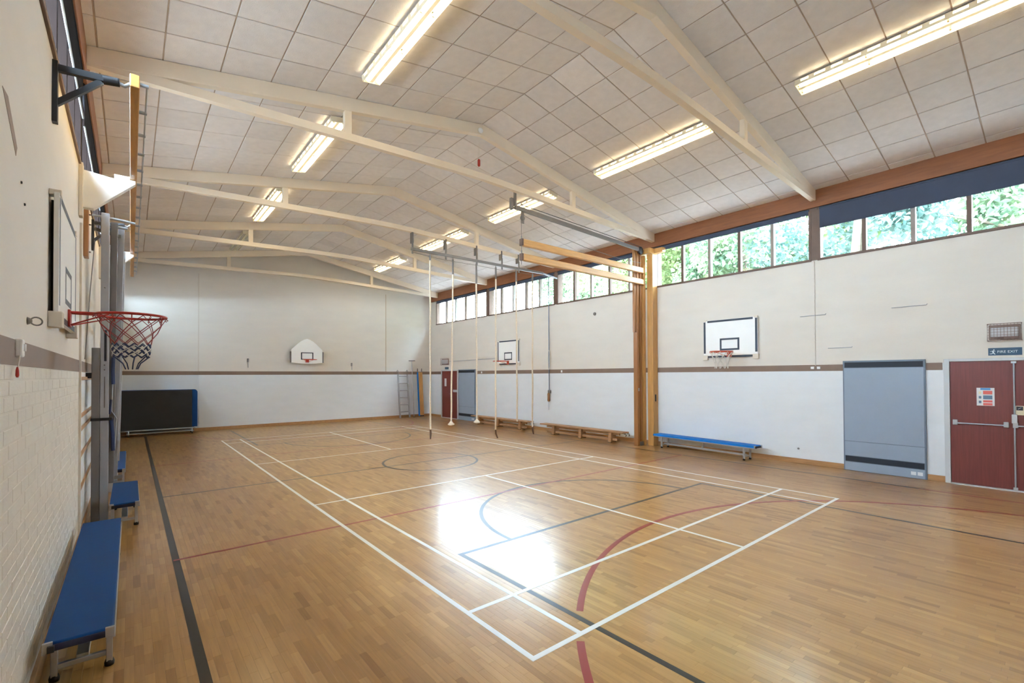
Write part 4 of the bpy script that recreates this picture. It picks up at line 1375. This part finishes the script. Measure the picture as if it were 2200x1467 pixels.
# ================================================================== RIGHT WALL FITTINGS
for y0, y1, z, lb in ((-5.80, -5.34, 3.03, 'thin grey wall rod above the brown strip, between backboard and heater'), (-7.32, -6.83, 3.04, 'thin grey wall rod higher up above the heater'),
                      (-6.23, -5.83, 2.355, 'thin grey wall rod just above the corner of the heater')):
    root = thing('wall_rod', (XR, (y0 + y1) / 2, z), lb, 'wall rod', 'thin rods on the door wall')
    obj('rod', MB().tube([(XR - .03, y0, z + .02), (XR - .03, y0 + .01, z), (XR - .03, y1, z)], .007, 6), M_STEEL, root)
    for y in (y0 + .03, y1 - .03):
        obj('standoff', MB().tube([(XR, y, z), (XR - .03, y, z)], .005, 5), M_STEEL, root)
root = thing('cable_conduit', (XR, -5.61, 2.0), 'painted vertical conduit with two white sockets on the brown strip', 'conduit')
obj('conduit', MB().tube([(XR - .008, -5.60, 2.02), (XR - .008, -5.60, SILL - .02)], .009, 6), M_WALL_UP, root)
for y in (-5.66, -5.55):
    obj('socket', MB().box(XR - .03, XR - .004, y - .03, y + .03, 1.945, 1.995), M_WHITE, root, bev=.005)
tag(obj('cable_conduit', MB().tube([(XR - .012, 5.0, 2.49), (XR - .012, 8.36, 2.46)], .009, 6), M_STEEL, loc=(XR, 7, 2.47)), 'thin grey cable run from the far backboard to the corner', 'conduit')
root = thing('hoist_line', (XR - .05, 2.1, .7), 'rope hoist with wooden grip hanging on the wall beside the ropes', 'hoist')
obj('cord', MB().tube([(XR - .04, 2.1, 5.1), (XR - .04, 2.1, 1.34)], .012, 6), M_PSLATE, root)
obj('coil', MB().tube([(XR - .05, 2.1 + .05 * math.cos(a), 2.35 + .32 * math.sin(a)) for a in [2 * PI * k / 18 for k in range(18)]], .008, 5, closed=True), M_CORD_WHITE, root)
obj('cleat', MB().box(XR - .05, XR, 2.04, 2.16, 1.25, 1.35), M_STEELD, root, bev=.006)
obj('grip', MB().lathe((XR - .06, 2.1, .98), [(.035, 0), (.045, .03), (.04, .15), (.045, .25), (.03, .28)], 10), M_WOODD, root)
obj('chain', MB().tube([(XR - .06, 2.1, .98), (XR - .06, 2.11, .85), (XR - .06, 2.1, .70)], .009, 5), M_STEELL, root)
tag(obj('wall_stop', MB().lathe((XR, 0.165, 3.67), [(.05, 0), (.045, -.03), (.03, -.045)], 12, 'x'), M_STEELD, loc=(XR, .165, 3.67)), 'small dark round fitting high on the wall beside the timber post', 'wall fitting')
tag(obj('wall_plug', MB().lathe((XR, -5.27, .30), [(.022, 0), (.018, -.012)], 10, 'x'), M_STEELD, loc=(XR, -5.27, .3)), 'small grey wall plug low on the white wall beside the blue bench', 'wall plug')
for y, lb in ((5.95, 'beside the far heater'), (1.55, 'beside the rope hoist')):
    tag(obj('strip_socket', MB().box(XR - .02, XR - .004, y - .03, y + .03, 1.93, 2.0), M_WHITE, loc=(XR, y, 1.93), bev=.004), 'small white socket on the brown strip ' + lb, 'socket')

# red weight under the ridge
root = thing('hanging_weight', (0.04, -1.78, 5.83), 'small red weight hanging on a cord under the roof ridge', 'weight')
obj('weight', MB().lathe((0.04, -1.78, 5.82), [(.018, 0), (.026, .015), (.026, .12), (.012, .14)], 10), M_RED, root)
obj('cord', MB().tube([(0.04, -1.78, 5.95), (0.04, -1.80, RZ - .22)], .003, 4), M_CORD_WHITE, root)
tag(obj('ceiling_sensor', MB().lathe((-0.03, -1.925, 6.42), [(.05, .0), (.05, -.02), (.03, -.035)], 12, 'y'), M_WHITE, loc=(-.03, -1.925, 6.42)), 'small white sensor on the truss at the ridge', 'sensor')

# ================================================================== BLINDS
def blind(side, y0, y1, zb_, label, mt, off=0.03):
    xc = (XR + off) if side > 0 else (XL - off)
    root = thing('roller_blind', (xc, (y0 + y1) / 2, zb_), label, 'blind', 'roller blinds in the clerestory windows')
    obj('roller', MB().tube([(xc, y0 + .04, HEAD - .032), (xc, y1 - .04, HEAD - .032)], .028, 10), mt, root)
    # cloth with a slight wave
    n_ = 24
    mb = MB()
    t = 0.0012
    V_ = []
    for i in range(n_ + 1):
        y = y0 + .045 + (y1 - y0 - .09) * i / n_
        for z, amp in ((HEAD - .03, 0), ((HEAD + zb_) / 2, .006), (zb_, .008)):
            V_.append((xc - side * (.02 - amp * math.sin(i * 1.1)), y, z))
    fs = []
    for i in range(n_):
        for j in range(2):
            a = i * 3 + j
            fs.append((a, a + 3, a + 4, a + 1))
    k = len(V_)
    V2 = V_ + [(p[0] + t * side, p[1], p[2]) for p in V_]
    f2 = fs + [tuple(reversed([q_ + k for q_ in g])) for g in fs]
    obj('cloth', mb.add(V2, f2, True), mt, root, fix=False)
    obj('hem_bar', MB().tube([(xc - side * .02, y0 + .05, zb_), (xc - side * .02, y1 - .05, zb_)], .008, 6), M_STEELL if side < 0 else mt, root)
for i, (a, b) in enumerate(RB):
    blind(1, a, b, 4.79 if i == 0 else 5.10, 'blue grey roller blind ' + ('half drawn over the window nearest the fire exit' if i == 0 else 'rolled up over the window ' + names[i]), M_BLIND, off=0.0 if i == 0 else .02)
for i, (a, b) in enumerate(LB):
    blind(-1, a, b, 4.72 if i < 3 else 4.42, 'black half drawn blind on the brick wall side, ' + ['first', 'second', 'third', 'fourth', 'fifth'][i] + ' from the camera', M_BLINDK, off=.0)

# ================================================================== OUTSIDE
struct('ground', MB().box(-60, 60, -60, 60, -0.6, -0.35), M_GROUND, 'unseen grey ground outside the hall, added to block light from below')  # added out of view to keep sky light from coming up from below
def tree(x, y, h, rad, zc, leafm, label, seed, n=26000):
    rt = random.Random(seed)
    root = thing('tree', (x, y, -0.35), label, 'tree', 'trees outside the windows')
    pts = [(x + .15 * math.sin(k * 1.3 + seed), y + .12 * math.cos(k * 1.7 + seed), -0.35 + (h * .85) * k / 6) for k in range(7)]
    obj('trunk', MB().tube(pts, [.17, .15, .14, .12, .09, .06, .03], 8), M_BARK, root)
    for b in range(7):
        a = b * 2.4 + seed
        z0 = -0.35 + h * (.35 + .07 * b)
        obj('branch', MB().tube([(x, y, z0), (x + rad * .45 * math.cos(a), y + rad * .45 * math.sin(a), z0 + .5), (x + rad * .85 * math.cos(a), y + rad * .85 * math.sin(a), z0 + .8)], [.06, .04, .012], 6), M_BARK, root)
    rn = np.random.RandomState(seed)
    nb_ = 34
    bl = np.c_[rn.uniform(-.8, .8, nb_) * rad, rn.uniform(-.8, .8, nb_) * rad, rn.uniform(-.5, .5, nb_) * h * .78, rn.uniform(.3, .46, nb_) * rad]
    pick = bl[rn.randint(0, nb_, n)]
    d = rn.normal(size=(n, 3))
    d /= np.linalg.norm(d, axis=1)[:, None]
    c = np.array([x, y, zc]) + pick[:, :3] + d * (pick[:, 3] * rn.random_sample(n) ** .4)[:, None]
    u = rn.normal(size=(n, 3))
    u /= np.linalg.norm(u, axis=1)[:, None]
    v_ = np.cross(u, rn.normal(size=(n, 3)))
    v_ /= np.linalg.norm(v_, axis=1)[:, None]
    s_ = rn.uniform(.06, .12, n)[:, None]
    V4 = np.stack([c - u * s_, c + v_ * s_ * .55, c + u * s_, c - v_ * s_ * .55], 1).reshape(-1, 3) - np.array([x, y, -0.35])
    me = bpy.data.meshes.new('crown')
    me.from_pydata(V4.tolist(), [], np.arange(4 * n).reshape(-1, 4).tolist())
    me.materials.append(leafm)
    cr = bpy.data.objects.new('crown', me)
    COL.objects.link(cr)
    cr.parent = root
tree(11.2, -8.6, 12.5, 2.3, 6.6, M_LEAF[0], 'green tree outside the window beside the fire exit', 6)
tree(11.4, -5.0, 13.0, 2.3, 6.9, M_LEAF[1], 'leafy blue green tree outside the half blinded window', 1)
tree(12.0, -1.4, 13.0, 2.4, 6.9, M_LEAF[0], 'broad green tree outside the window above the blue bench', 2)
tree(12.6, 2.4, 13.0, 2.4, 6.9, M_LEAF[2], 'yellow green tree seen at the post end of the window above the blue bench', 7)
tree(13.6, 6.0, 13.0, 2.2, 7.0, M_LEAF[2], 'yellow green tree outside the window behind the timber booms', 3)
tree(16.6, -3.4, 14.0, 2.6, 7.6, M_LEAF[2], 'yellow green tree in a second row outside the half blinded window', 8)
tree(18.2, 2.2, 14.0, 2.6, 7.6, M_LEAF[1], 'tall blue green tree standing in a second row behind the broad green one', 5)
tree(15.2, 9.4, 13.0, 2.5, 6.9, M_LEAF[0], 'green tree furthest off beyond the boom window', 4)
